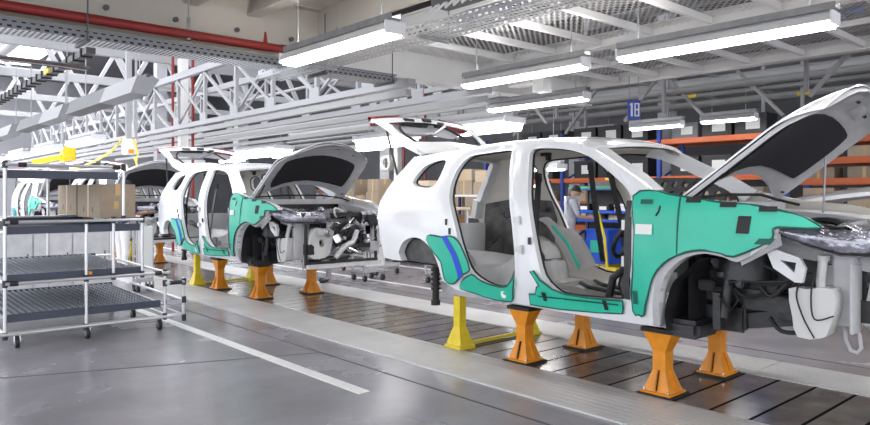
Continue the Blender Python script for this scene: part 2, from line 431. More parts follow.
# machinery deck above the gratings: dark ducts glimpsed through the openings
for y, z in ((5.6, 4.3), (6.7, 4.5), (8.3, 4.4)):
    mb = MB(); mb.box((-2.5, y, z), (10, .7, .35)); struct(mb.build('ceiling_beam', DGREY))
mb = MB(); mb.box((-2.4, 7.9, 5.3), (11, 6.2, .1)); struct(mb.build('ceiling_slab', ROOFM))
mb = MB(); mb.box((-2.4, 4.93, 4.45), (11, .04, 1.7)); struct(mb.build('deck_blocking_plate', BEIGE))
mb = MB(); mb.box((-7.98, 7.9, 4.55), (.04, 6.0, 1.4)); struct(mb.build('deck_blocking_plate', ROOFM))  # added wall that keeps skylight out of the space above the gratings
# bracket block under the deck end
mb = MB(); mb.box((-6.9, 8.0, 3.25), (.5, .3, .24)); mb.box((-6.6, 8.0, 3.1), (.2, .2, .2)); struct(mb.build('deck_trim', WSTEEL))

# red sprinkler pipe and its hangers
t = thing('sprinkler_pipe', 'red sprinkler main hung under the beige beam', 'pipe', (-7.62, 2.5, 3.27)); ORG = V((-7.62, 2.5, 3.27))
MB().tube([(-7.62, -2.5, 3.27), (-7.62, 4.22, 3.27)], .052, 14).build('pipe_run', RED, t)
MB().tube([(-7.62, 4.22, 3.27), (-7.62, 4.30, 3.27)], .062, 14).build('end_cap', RED, t); MB().tube([(-7.62, 4.0, 3.31), (-7.62, 4.0, 3.45)], [.03, .012], 8).build('sprinkler_head', RED, t)
for y in (.6, 3.05):
    h = MB().tube([(-7.62, y, 3.27 - .065), (-7.62, y, 3.27 + .065)], .03, 8).cyl((-7.62, y, 3.33), (-7.62, y, 3.80), .01, n=6).cyl((-7.62, y, 3.36), (-7.62, y, 3.46), .022, n=8)
    h.build('hanger', STEEL, t)
ORG = V((0, 0, 0))
# cable trays
TRAY = holed('perforated_tray_sheet', (.78, .79, .80), .07, .05, .62, .4, .5)  # bottom made much brighter than the sides to imitate light from below
TRAYS = holed('perforated_tray_side', (.26, .27, .29), .08, .05, .5, .4, .4, axes=(1, 2))
TRAYX = holed('perforated_tray_sheet_along', (.62, .63, .64), .05, .07, .62, .4, .4)
TRAYSX = holed('perforated_tray_side_along', (.55, .56, .58), .08, .05, .5, .4, .4, axes=(0, 2))
def tray_y(label, x, y0, y1, z, wd, hanging):
    t = thing('cable_tray', label, 'cable tray', (x, (y0 + y1) / 2, z)); global ORG; ORG = V((x, (y0 + y1) / 2, z))
    MB().add([(x - wd / 2, y0, z), (x + wd / 2, y0, z), (x + wd / 2, y1, z), (x - wd / 2, y1, z)], [(0, 1, 2, 3)]).build('tray_bottom', TRAY, t)
    for s in (-1, 1):
        MB().add([(x + s * wd / 2, y0, z), (x + s * wd / 2, y1, z), (x + s * wd / 2, y1, z + .11), (x + s * wd / 2, y0, z + .11)], [(0, 1, 2, 3)]).build('tray_side', TRAYS, t)
    for y in hanging:
        MB().bar((x - wd / 2 - .04, y, z - .02), (x + wd / 2 + .06, y, z - .02), .04, .03).cyl((x + wd / 2 + .03, y, z), (x + wd / 2 + .03, y, z + .75), .008, n=6).build('hanger', DGREY, t)
    MB().box((x, (y0 + y1) / 2, z + .045), (wd * .9, y1 - y0 - .04, .08)).build('cable_bundle', BLACK, t)
    ORG = V((0, 0, 0))
    return t
tray_y('perforated steel cable tray running below the beige beam', -7.74, -2, 4.2, 3.05, .34, (1.98,))
tray_y('short perforated cable tray carrying on past the lit tube lamp', -7.74, 4.68, 6.0, 3.05, .34, (4.8, 5.9))
X0, X1, y, z = -8.3, 0., 4.42, 3.0
t = thing('cable_tray', 'pale perforated cable tray along the line above the brightest lamp', 'cable tray', (-4, y, z)); ORG = V((-4, y, z))
MB().add([(X0, y - .17, z), (X1, y - .17, z), (X1, y + .17, z), (X0, y + .17, z)], [(0, 1, 2, 3)]).build('tray_bottom', TRAYX, t)
for s in (-1, 1):
    MB().add([(X0, y + s * .17, z), (X1, y + s * .17, z), (X1, y + s * .17, z + .1), (X0, y + s * .17, z + .1)], [(0, 1, 2, 3)]).build('tray_side', TRAYSX, t)
for q in (-7.0, -5.0, -3.0):
    MB().bar((q, y - .2, z - .02), (q, y + .2, z - .02), .04, .03).cyl((q, y + .2, z), (q, y + .2, 3.5), .008, n=6).build('hanger', STEEL, t)
ORG = V((0, 0, 0))
t = thing('hanging_cable_duct', 'dark cable duct with a grey cover fixed above the cable tray', 'cable duct', (-3, 4.0, 3.1)); ORG = V((-3, 4.0, 3.1))
MB().box((-2.2, 4.05, 3.16), (4.6, .2, .12)).build('duct_body', DGREY, t)
MB().box((-2.3, 4.28, 3.2), (3.0, .04, .22)).build('cover_plate', GBIN, t)
for k in range(7):
    MB().tube([(-4.5 + k * .1, 3.95, 3.1), (-4.46 + k * .1, 3.9, 3.04), (-4.42 + k * .1, 3.95, 3.1)], .012, 6).build('cable_loop', LABEL, t)
ORG = V((0, 0, 0))

# ------------------------------------------------------------------ luminaires
def luminaire(label, x0, x1, y, z, top=3.3, wd=.20, group=None, glow=LAMP, name='tube_lamp', cat='lamp', rods=True, dp=.045, deck_fill=False):
    global ORG
    c = V(((x0 + x1) / 2, y, z)); ORG = c
    t = thing(name, label, cat, c, group=group)
    hw = wd / 2
    prof = [(-hw, 0), (-hw * .75, .065), (-hw * .3, .1), (hw * .3, .1), (hw * .75, .065), (hw, 0), (hw * .9, 0), (hw * .65, .05), (-hw * .65, .05), (-hw * .9, 0)]
    MB().prism(prof, lambda u, v, d: (d, y + u, z + v), x0, x1).build('reflector', GSTEEL, t)
    MB().prism([(-hw * .86, .0), (-hw * .8, .025), (hw * .8, .025), (hw * .86, 0), (hw * .66, -dp), (-hw * .66, -dp)], lambda u, v, d: (d, y + u, z + v), x0 + .02, x1 - .02).build('glowing_cover', glow, t)
    for e in (x0, x1): MB().box((e, y, z + .03), (.015, wd * .96, .11)).build('end_cap', WPANEL, t)
    m_ = MB().bar((x0 - .02, y, z + .105), (x1 + .02, y, z + .105), .11, .012)
    for s_ in (-1, 1): m_.bar((x0 - .02, y + s_ * .055, z + .13), (x1 + .02, y + s_ * .055, z + .13), .008, .06)
    m_.build('mounting_channel', STEEL, t)
    if deck_fill:
        MB().bar((x0 + .05, y, z + .118), (x1 - .05, y, z + .118), .09, .008).build('deck_fill_strip', DECKFILL, t)  # added glow strip, hidden from below, to brighten the deck underside
    if rods:
        for e in (x0 + .2, x1 - .2): MB().cyl((e, y, z + .13), (e, y, top), .006, n=6).build('suspension_rod', STEEL, t)
    ORG = V((0, 0, 0))
    return t
luminaire('brightest twin tube lamp hung beside the beige ceiling beam', -6.60, -4.74, 3.74, 2.9, top=3.6, wd=.24, deck_fill=True)
luminaire('long tube lamp under the grating above the second car roof', -6.45, -4.55, 6.27, 2.9, top=3.5, wd=.18, deck_fill=True)
luminaire('longest tube lamp under the grating directly above the largest car', -4.1, -2.05, 6.27, 2.9, top=3.5, wd=.21, deck_fill=True)
luminaire('tube lamp behind the deck edge, above the open tailgate', -8.0, -6.05, 8.36, 2.9, top=3.16)
luminaire('tube lamp over the aisle side above the largest car nose', -1.5, .5, 3.74, 2.9, top=3.6, wd=.26)
luminaire('tube lamp over the line in front of the largest car', -1.6, .4, 6.27, 2.9, top=3.5, deck_fill=True)
luminaire('short tube lamp beside the blue number sign', -8.0, -6.85, 12.6, 2.86, top=3.6, wd=.16)
luminaire('short tube lamp hanging in front of the orange rack, by the raised hood', -6.55, -5.5, 12.8, 2.9, top=3.6, wd=.16)
luminaire('faint tube lamp far behind the number sign', -11.5, -10.4, 15.6, 3.2, top=4.2, wd=.2)
luminaire('faint lowest tube lamp behind the near roof edge', -12.6, -11.2, 14.6, 2.75, top=4.2, wd=.2)
# wide lit reflectors over the parallel line, further along
for x0, x1, y, z, lb in ((-10.3, -8.3, 9.3, 2.80, 'wide lit reflector just behind the open tailgate of the largest car'),
                         (-11.7, -10.2, 8.4, 2.60, 'wide lit reflector between the second car hood and the raised tailgate'),
                         (-18.0, -15.4, 8.6, 2.65, 'wide lit reflector above the roof of the second car'),
                         (-25.5, -23.0, 9.5, 2.6, 'wide lit reflector far along the line behind the second car')):
    luminaire(lb, x0, x1, y, z, top=3.0, wd=.6, dp=.16, glow=LAMPW, name='reflector_lamp')
for i in range(7):
    x = -13.5 - 3.1 * i
    luminaire('small tube lamp in the far row over the line', x - 1.9, x, 3.74, 2.5, top=3.02, wd=.26, group='tube lamps far along the aisle side of the line')
for i in range(6):
    x = -16.5 - 4.6 * i
    luminaire('small tube lamp in the far row over the parallel line', x - 2, x, 12.5, 2.9, top=4.2, wd=.26, group='tube lamps far along the parallel line')
# ------------------------------------------------------------------ car body in white on the line
YC = 5.01
ZP = [(.5, .80), (.58, .85), (.66, .89), (.8, .912), (1.1, .92), (1.3, .905), (1.42, .885), (1.6, .81), (1.8, .70), (1.9, .635), (2.0, .55)]
XP = [(-5.75, .83), (-5.5, .90), (-5.2, .95), (-4.8, .985), (-4.2, 1), (-2.4, 1), (-2.0, .985), (-1.6, .94), (-1.3, .86), (-1.0, .74)]
def lerp(t, P):
    if t <= P[0][0]: return P[0][1]
    for (a, x), (b, y) in zip(P, P[1:]):
        if t <= b: return x + (y - x) * (t - a) / (b - a)
    return P[-1][1]
def W(X, Z): return (lerp(Z - .06, ZP) + lerp(Z + .06, ZP) + lerp(Z, ZP)) / 3 * (lerp(X - .08, XP) + lerp(X + .08, XP)) / 2
def near(X, Z, d):
    sh = .010 * math.exp(-((Z - 1.37 - .03 * (X + 4.6)) / .035) ** 2) * min(1, max(0, (-4.5 - X) / .15))      # shoulder crease on the rear quarter
    lo = -.012 * math.exp(-((Z - .66) / .03) ** 2) * (1 if X < -2.5 else 0)                                    # swage along the sill
    return (X, YC - W(X, Z) - sh - lo - d, Z)
def far(X, Z, d): return (X, YC + W(X, Z) - .05 + d, Z)
ARCHF = [(-2.415, .623), (-2.393, .785), (-2.372, .873), (-2.325, .962), (-2.235, 1.042), (-2.164, 1.073), (-2.08, 1.091), (-1.969, 1.076), (-1.886, 1.051)]
LOWREAR = [(-5.227, 1.833), (-5.31, 1.76), (-5.409, 1.656), (-5.542, 1.497), (-5.6, 1.43), (-5.625, 1.36), (-5.65, 1.258), (-5.635, 1.184), (-5.59, 1.09), (-5.553, .974), (-5.49, .831), (-5.3, .822), (-5.15, .827)]
ARCHR = [(-5.2, .90), (-5.15, .98), (-5.07, 1.03), (-4.96, 1.06), (-4.84, 1.055), (-4.72, 1.0), (-4.63, .91), (-4.575, .80), (-4.55, .69)]
SILL = [(-4.40, .625), (-4.1, .602), (-3.73, .585), (-3.26, .57), (-2.82, .568), (-2.577, .57), (-2.43, .574)]
TOP = [(-2.483, 1.489), (-2.656, 1.594), (-2.881, 1.712), (-3.083, 1.815), (-3.243, 1.862), (-3.442, 1.892), (-3.755, 1.909), (-4.082, 1.907), (-4.443, 1.89), (-4.84, 1.864)]
FRONT = [(-1.811, 1.092), (-1.755, 1.136), (-1.68, 1.199), (-1.667, 1.26), (-1.45, 1.272), (-1.53, 1.325), (-1.651, 1.36), (-1.766, 1.385), (-1.908, 1.395), (-2.118, 1.415), (-2.244, 1.44)]
OUTER = LOWREAR + smooth_poly(ARCHR, 2, False) + SILL + smooth_poly(ARCHF, 2, False) + FRONT + smooth_poly(TOP, 2, False)
RDOOR = smooth_poly([(-4.40, 1.808), (-4.25, 1.823), (-4.08, 1.834), (-3.94, 1.838), (-3.905, 1.81), (-3.849, 1.646), (-3.779, 1.47), (-3.714, 1.257), (-3.69, 1.13), (-3.673, 1.005), (-3.672, .82), (-3.706, .752), (-3.865, .699), (-4.03, .726), (-4.172, .795), (-4.239, .883), (-4.311, 1.034), (-4.352, 1.136), (-4.432, 1.309), (-4.493, 1.434), (-4.52, 1.587), (-4.49, 1.735)], 2)
FDOOR = smooth_poly([(-3.698, 1.801), (-3.66, 1.836), (-3.542, 1.836), (-3.361, 1.819), (-3.2, 1.785), (-3.069, 1.738), (-2.92, 1.655), (-2.769, 1.562), (-2.67, 1.485), (-2.628, 1.40), (-2.609, 1.15), (-2.618, .863), (-2.66, .742), (-2.786, .725), (-2.948, .715), (-3.197, .71), (-3.3, .753), (-3.39, .836), (-3.437, .975), (-3.483, 1.15), (-3.525, 1.30), (-3.579, 1.47), (-3.65, 1.677)], 2)
QWIN = smooth_poly([(-5.108, 1.585), (-5.084, 1.643), (-5.013, 1.729), (-4.901, 1.774), (-4.769, 1.79), (-4.715, 1.775), (-4.705, 1.719), (-4.719, 1.60), (-4.769, 1.54), (-4.857, 1.53), (-5.042, 1.546)], 2)
CAR = V((-3.4, YC, 0)); ORG = CAR.copy()
car = thing('car_body', '', 'car body', CAR)
for fn, nm in ((near, 'side_frame'), (far, 'side_frame')):
    RD = RDOOR if fn is near else [(x - .12 * max(0, min(1, (-4.1 - x) / .15)), z) for x, z in RDOOR]
    vs, ts = fill(OUTER, (RD, FDOOR, QWIN), .075, (.028, .046))
    def stepped(X, Z, d, fn=fn, RD=RD):
        if d < -.02: return fn(X, Z, d)
        q = min(min((X - a) ** 2 + (Z - b) ** 2 for a, b in P_) for P_ in (RD, FDOOR, QWIN)) ** .5
        return fn(X, Z, d - .016 * max(0, min(1, (.046 - q) / .018)))
    mb = MB(); shell(mb, vs, ts, stepped, 0, -.075, 0, 1, 0); mb.build(nm, [WHITE, CREAM], car, angle=50)
    for poly in (RD, FDOOR, QWIN):
        mb = MB(); mb.tube([fn(x, z, -.07) for x, z in poly], .011, 6, closed=True); mb.build('door_seal' if poly is not QWIN else 'window_seal', BLACK, car)
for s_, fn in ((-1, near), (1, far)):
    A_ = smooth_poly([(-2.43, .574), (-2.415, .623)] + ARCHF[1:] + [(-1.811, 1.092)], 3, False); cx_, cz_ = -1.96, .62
    def lip_shade(a, b):
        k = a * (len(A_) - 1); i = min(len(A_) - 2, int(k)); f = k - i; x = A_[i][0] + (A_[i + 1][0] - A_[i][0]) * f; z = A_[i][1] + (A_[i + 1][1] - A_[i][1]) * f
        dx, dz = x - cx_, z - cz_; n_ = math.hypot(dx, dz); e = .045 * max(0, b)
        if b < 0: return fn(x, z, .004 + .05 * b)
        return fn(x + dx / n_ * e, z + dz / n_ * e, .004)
    MB().grid(lambda a, b: lip_shade(a, 2 * b - 1), 40, 4).build('arch_lip_shade', GREYP, car)  # grey band over the white fender edge, standing in for its shade
# pillar hinge brackets and striker
for X, Z in ((-3.60, 1.03), (-3.63, 1.26)):
    MB().box(near(X, Z, .012), (.06, .03, .05)).cyl(V(near(X + .03, Z, .02)) - V((0, 0, .035)), V(near(X + .03, Z, .02)) + V((0, 0, .035)), .012, n=8).build('door_hinge', LGREY, car)
for X, Z in ((-2.66, 1.25), (-2.655, 1.0)):
    MB().box(near(X, Z, -.02), (.05, .03, .07)).build('door_hinge', LGREY, car)
for X, Z in ((-4.47, 1.22), (-3.50, 1.10), (-4.42, 1.14)):
    MB().box(near(X, Z, .004), (.022, .012, .055)).build('door_striker', DARKP, car)
MB().grid(lambda a, b: near(-2.655 + .04 * a, .74 + .68 * b, .003), 2, 6).build('hinge_pillar_seal', DARKP, car)
# roof skin
def roof(a, b, d=0.):
    X = -5.24 + (-3.09 + 5.24) * a
    pts = [(-5.24, 1.832)] + [(x, z) for x, z in TOP[::-1]]
    Ze = lerp(X, pts); hw = W(X, Ze); v = 2 * b - 1
    bow = .13 * (1 - v * v)
    X2 = X + bow * max(0, (a - .7) / .3) - .10 * (1 - v * v) * max(0, (.15 - a) / .15)
    return (X2, YC + hw * v, Ze + .055 * (1 - abs(v) ** 2.6) - d)
mb = MB(); mb.grid(lambda a, b: roof(a, b), 26, 18); mb.grid(lambda a, b: roof(a, b, .028), 26, 18, mi=1, flip=True)
for a in (0, 1):
    mb.add([roof(a, k / 18, d) for k in range(19) for d in (0, .028)], [(2 * k, 2 * k + 2, 2 * k + 3, 2 * k + 1) for k in range(18)], 0, True)
mb.build('roof_skin', [WHITE, CREAM], car)
# windscreen frame: flanges along both pillars and the header
for s, fn in ((-1, near), (1, far)):
    AP = [(-2.50, 1.478), (-2.656, 1.584), (-2.881, 1.70), (-3.05, 1.795), (-3.16, 1.84), (-3.3, 1.872)]
    for nm_, d_, m_ in (('windscreen_flange', 0, WHITE),):
        mb = MB(); R1 = [V(fn(x, z, -.01)) for x, z in AP]; R2 = [V((p.x + .05, p.y - s * .10, p.z + .018)) for p in R1]; R3 = [V((p.x - .05, p.y - s * .10, p.z - .07)) for p in R1]
        n_ = len(R1)
        mb.add(R1 + R2 + R3, [(i, i + 1, n_ + i + 1, n_ + i) for i in range(n_ - 1)] + [(n_ + i, n_ + i + 1, 2 * n_ + i + 1, 2 * n_ + i) for i in range(n_ - 1)] + [(2 * n_ + i, 2 * n_ + i + 1, i + 1, i) for i in range(n_ - 1)], 0, True)
        mb.build(nm_, m_, car)
# header rails under the roof
for a0, a1 in ((.955, .999), (.60, .64), (.30, .34), (.0, .05)):
    mb = MB(); mb.grid(lambda a, b: roof(a0 + (a1 - a0) * a, .03 + .94 * b, .05), 3, 16)
    mb.grid(lambda a, b: roof(a0 + (a1 - a0) * a, .03 + .94 * b, .03), 3, 16, flip=True); mb.build('roof_bow', CREAM, car)
# floor, tunnel, rear step
mb = MB()
prof = [(-5.45, .80), (-4.75, .80), (-4.45, .78), (-4.38, .60), (-3.55, .57), (-3.45, .62), (-3.30, .62), (-3.2, .57), (-2.75, .565), (-2.60, .57), (-2.50, .60)]
mb.grid(lambda a, b: (lerp(a, [(i / 10, p[0]) for i, p in enumerate(prof)]), YC + (2 * b - 1) * .80, lerp(a, [(i / 10, p[1]) for i, p in enumerate(prof)]) + .09 * math.exp(-((b - .5) / .09) ** 2)), 40, 24)
mb.build('floor_pan', LGREY, car)
for s in (-1, 1): MB().bar((-4.95, YC + s * .47, .55), (-2.45, YC + s * .47, .55), .11, .09).build('floor_rail', GREYP, car)
MB().bar((-3.37, YC - .78, .66), (-3.37, YC + .78, .66), .16, .10).build('seat_crossmember', LGREY, car)
MB().grid(lambda a, b: (-3.25 + .7 * a, YC - .70 + .55 * b, .60 + .05 * a * a + .02 * math.sin(9 * a) * math.sin(7 * b)), 12, 10).build('footwell_felt', FELT, car)
MB().grid(lambda a, b: (-3.75 + .62 * a, YC - .68 + .5 * b, .66 + .06 * math.sin(PI * a) + .02 * math.sin(8 * b)), 12, 10).build('footwell_felt', FELT, car)
for X, Y, s_ in ((-3.0, YC - .25, 1), (-3.95, YC - .55, .8), (-2.9, YC + .15, 1)):
    mb = MB(); mb.prism([(-.13, 0), (.13, 0), (.09, .16), (.02, .20), (-.06, .17)], lambda u, v, d: (X + u * s_, Y + d, .66 + v * s_), 0, .04); mb.prism([(-.10, 0), (.10, 0), (.06, .12), (-.05, .12)], lambda u, v, d: (X + u * s_, Y + d, .66 + v * s_), .06, .10)
    mb.build('seat_bracket', STEEL, car)
for Y0 in (YC - .5, YC - .3):
    MB().tube([(-2.75, Y0, .72), (-3.0, Y0 + .05, .70), (-3.25, Y0, .73), (-3.4, Y0 + .1, .74)], .016, 6).build('floor_harness', BLACK, car)
# inner quarter panels and wheel domes, dark lower trim
for s, fn in ((-1, near), (1, far)):
    poly = [(-5.52, .82), (-5.54, 1.1), (-5.50, 1.36), (-5.1, 1.42), (-4.62, 1.40), (-4.56, 1.2), (-4.60, .95), (-4.72, .82)]
    holes = [smooth_poly([(-5.2 + .07 * math.cos(t), 1.24 + .05 * math.sin(t)) for t in (0, 1, 2, 3, 4, 5)], 2), smooth_poly([(-4.9 + .09 * math.cos(t), 1.18 + .08 * math.sin(t)) for t in (0, 1, 2, 3, 4, 5)], 2)]
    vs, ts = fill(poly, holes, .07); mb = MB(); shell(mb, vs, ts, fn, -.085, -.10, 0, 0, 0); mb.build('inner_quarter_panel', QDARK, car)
    mb = MB(); mb.grid(lambda a, b: (-4.92 + .42 * math.cos(PI * a), YC + s * (.76 - .26 * b), .80 + .24 * math.sin(PI * a) * (1 - .25 * b * b)), 14, 5); mb.build('wheel_dome', QDARK if False else GREYP, car)
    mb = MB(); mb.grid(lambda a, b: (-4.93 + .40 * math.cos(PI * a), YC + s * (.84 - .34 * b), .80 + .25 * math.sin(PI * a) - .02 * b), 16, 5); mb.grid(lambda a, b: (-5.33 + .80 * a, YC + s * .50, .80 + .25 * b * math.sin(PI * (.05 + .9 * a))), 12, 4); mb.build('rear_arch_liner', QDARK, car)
    MB().box((-5.15, YC + s * .70, 1.26), (.16, .05, .12), ch=.01).box((-4.8, YC + s * .70, 1.30), (.3, .03, .05), ch=.008).build('trim_bracket', DARKP, car)
# tail opening: lower crossmember, corner posts
mb = MB(); mb.grid(lambda a, b: (-5.60 - .03 * math.sin(PI * b) - .10 * (1 - (2 * b - 1) ** 2), YC - .74 + 1.48 * b, .82 + .32 * a), 4, 12); mb.grid(lambda a, b: (-5.52, YC - .70 + 1.40 * b, .82 + .32 * a), 3, 8)
mb.build('rear_crossmember', WHITE, car)
for s, fn in ((-1, near), (1, far)):
    mb = MB(); P = [(-5.64, 1.2), (-5.59, 1.40), (-5.52, 1.50), (-5.40, 1.64), (-5.24, 1.81)]
    mb.bar(V(fn(*P[0], -.08)), V(fn(*P[1], -.08)), .12, .1, mi=0); 
    for p, q in zip(P[1:], P[2:]): mb.bar(fn(p[0] + .03, p[1], -.07), fn(q[0] + .03, q[1], -.07), .12, .09)
    mb.build('tail_post', WHITE, car)
# seat belts
def strap(pts, w=.045):
    mb = MB()
    for p, q in zip(pts, pts[1:]): mb.bar(p, q, w, .006, up=(0, 1, .1))
    return mb
for pts in ([(-4.70, YC - .60, 1.76), (-4.68, YC - .68, 1.35), (-4.60, YC - .72, .90)], [(-3.64, YC - .64, 1.60), (-3.60, YC - .72, 1.25), (-3.57, YC - .78, .78)],
            [(-4.02, YC + .60, 1.74), (-4.0, YC + .66, 1.30), (-3.97, YC + .74, .80)], [(-3.80, YC + .62, 1.66), (-3.74, YC + .70, 1.2), (-3.68, YC + .76, .70)]):
    strap(pts, .06).box(pts[0], (.05, .03, .07)).build('seat_belt', DARKP, car)
# roof grab clip
MB().box((-4.33, YC + .30, 1.86), (.1, .05, .035)).box((-4.30, YC + .30, 1.83), (.04, .04, .06)).build('roof_clip', BLACK, car)
# instrument carrier, steering column and wheel
mb = MB(); mb.tube([(-2.72, YC - .74, 1.22), (-2.72, YC + .74, 1.22)], .04, 10)
mb.bar((-2.74, YC - .74, .75), (-2.70, YC - .72, 1.3), .07, .05); mb.bar((-2.70, YC + .74, .8), (-2.68, YC + .74, 1.3), .1, .05)
mb.build('instrument_beam', DARKP, car)
mb = MB(); mb.box((-2.60, YC, 1.20), (.25, 1.36, .22), ch=.05); mb.box((-2.62, YC - .05, .98), (.2, .3, .3), ch=.04); mb.box((-2.63, YC - .58, 1.02), (.12, .16, .28), ch=.03); mb.build('dash_carrier', DARKP, car)
mb = MB(); c = V((-2.92, YC - .42, 1.14)); ax = V((.86, 0, -.5)).normalized(); e1 = V((0, 1, 0)); e2 = ax.cross(e1)
mb.tube([c + (e1 * math.cos(t) + e2 * math.sin(t)) * .185 for t in [2 * PI * k / 24 for k in range(24)]], .018, 8, closed=True)
mb.cyl(c, c + ax * .36, .035, n=10)
for t in (.1, PI - .1, -PI / 2): mb.bar(c, c + (e1 * math.cos(t) + e2 * math.sin(t)) * .18, .035, .018)
mb.build('steering_wheel', DARKP, car)
mb = MB(); mb.tube([(-2.80, YC - .62, .62), (-2.86, YC - .62, .80), (-2.82, YC - .6, 1.0), (-2.74, YC - .6, 1.2)], .035, 8).tube([(-2.95, YC - .68, .64), (-2.9, YC - .68, .85), (-2.80, YC - .68, .93), (-2.70, YC - .68, .92)], .03, 8); mb.build('heater_pipe', DARKP, car)
# grey insulation roll with a green blue tape behind the front opening
mb = MB(); mb.grid(lambda a, b: (-4.48 + .55 * a + .08 * math.sin(3 * b), YC + .25 + .34 * b, 1.20 - .45 * a + .10 * math.sin(PI * a) + .04 * math.sin(6 * a + 4 * b)), 14, 10); mb.build('insulation_sheet', FELT, car)
MB().tube([(-4.2, YC + .24, 1.16), (-4.02, YC + .24, 1.0), (-3.88, YC + .24, .78)], .016, 6).build('insulation_tape', GREEN, car)

# ---- front structure
mb = MB(); mb.grid(lambda a, b: (-2.28 + .03 * math.sin(5 * b), YC - .74 + 1.48 * b, .62 + .76 * a), 8, 12); mb.build('firewall', DARKP, car)
mb = MB(); mb.bar((-2.33, YC - .74, 1.37), (-2.33, YC + .74, 1.37), .18, .07); mb.build('cowl_panel', GREYP, car)
MB().tube([(-2.27, YC - .70, 1.435), (-2.25, YC - .3, 1.46), (-2.25, YC + .3, 1.46), (-2.27, YC + .66, 1.42), (-2.12, YC + .70, 1.38)], .012, 6).build('cowl_seal', BLACK, car)
for s in (-1, 1):
    Y = YC + s * .70
    mb = MB(); mb.grid(lambda a, b: (-2.25 + 1.0 * a, YC + s * (.76 - .10 * a * a - .16 * b), 1.35 - .11 * a * a - .02 * b), 8, 3); mb.grid(lambda a, b: (-2.25 + 1.0 * a, YC + s * (.60 - .10 * a * a), 1.33 - .11 * a * a - .22 * b), 8, 3); mb.build('apron_rail', GREYP, car)
    mb = MB(); mb.lathe([(.17, .92), (.165, 1.16), (.13, 1.22), (.05, 1.235), (.0, 1.235)], (-1.98, YC + s * .56, 0), 20); mb.build('strut_tower', DARKP, car)
    MB().bar((-2.3, YC + s * .47, .78), (-1.2, YC + s * .47, .78), .12, .13).build('front_rail', DARKP if s < 0 else GREYP, car)
    # wheel arch liner
    mb = MB(); mb.grid(lambda a, b: (-1.955 - .43 * math.cos(PI * .62 * a - .25), YC + s * (.855 - .36 * b), .655 + .425 * math.sin(PI * .62 * a - .25) + .012 * math.sin(20 * a)), 22, 6)
    mb.grid(lambda a, b: (-2.43 + 1.12 * a, YC + s * .49, .58 + .20 * min(1, 2.2 * a) + (.64 - .20 * min(1, 2.2 * a)) * b), 8, 6)
    mb.box((-2.30, YC + s * .62, .57), (.22, .34, .12), ch=.03).box((-2.15, YC + s * .5, .66), (.3, .06, .22), ch=.02)
    mb.build('wheel_arch_liner', DARKP, car)
    mb = MB(); mb.tube([(-2.02, YC + s * .60, 1.15), (-2.05, YC + s * .62, .95)], .05, 12).tube([(-2.05, YC + s * .62, 1.0), (-2.09, YC + s * .64, .66)], .034, 12)
    mb.bar((-2.12, YC + s * .64, .82), (-2.12, YC + s * .64, .58), .07, .05).cyl((-2.07, YC + s * .63, .93), (-2.07, YC + s * .63, .96), .08, n=14)
    mb.build('front_damper', DARKP, car)
    MB().tube([(-2.1, YC + s * .68, .80), (-2.0, YC + s * .74, .72), (-1.95, YC + s * .73, .80), (-2.03, YC + s * .70, .90), (-1.7, YC + s * .66, .93), (-1.55, YC + s * .66, 1.0)], .008, 6).build('brake_hose', BLACK, car)
    # rear damper with spring seats
    mb = MB(); mb.tube([(-4.93, YC + s * .62, 1.0), (-4.93, YC + s * .62, .76)], .018, 8).tube([(-4.93, YC + s * .62, .78), (-4.935, YC + s * .62, .42)], .033, 10).cyl((-4.935, YC + s * .62, .40), (-4.935, YC + s * .62, .45), .045, n=12)
    for k in range(6): mb.cyl((-4.933, YC + s * .62, .55 + .045 * k), (-4.933, YC + s * .62, .57 + .045 * k), .048, n=12)
    mb.build('rear_damper', BLACK, car)
# sub frame and power unit
mb = MB(); mb.bar((-2.35, YC - .42, .56), (-1.55, YC - .42, .72), .14, .10).bar((-2.35, YC + .42, .56), (-1.55, YC + .42, .72), .14, .10).bar((-1.6, YC - .5, .72), (-1.6, YC + .5, .72), .12, .08).bar((-2.15, YC - .5, .63), (-2.15, YC + .5, .63), .14, .08); mb.build('front_subframe', DARKP, car)
mb = MB(); mb.box((-1.78, YC + .12, .86), (.50, .52, .42), ch=.04); mb.box((-1.74, YC - .22, .78), (.34, .26, .30), ch=.05); mb.box((-1.76, YC + .12, 1.11), (.42, .50, .08), ch=.02)
for k in range(5): mb.tube([(-1.60, YC - .06 + .09 * k, 1.06), (-1.48, YC - .06 + .09 * k, 1.0), (-1.46, YC - .06 + .09 * k, .84)], .03, 8)
mb.lathe([(.0, 0), (.09, 0), (.09, .03), (.03, .035), (.03, .06), (.0, .06)], (-1.50, YC + .42, .85), 16, axis='Y'); mb.build('power_unit', STEEL, car)
mb = MB(); mb.box((-1.72, YC + .12, 1.19), (.40, .48, .07), ch=.03); mb.box((-1.76, YC - .38, 1.13), (.30, .24, .20), ch=.02); mb.box((-1.55, YC + .46, 1.10), (.26, .22, .22), ch=.03); mb.build('engine_cover', DARKP, car)
mb = MB(); mb.box((-1.28, YC + .42, 1.14), (.20, .32, .17), ch=.03).cyl((-1.18, YC + .40, 1.14), (-1.12, YC + .40, 1.14), .07, n=14); mb.build('air_filter_box', DARKP, car)
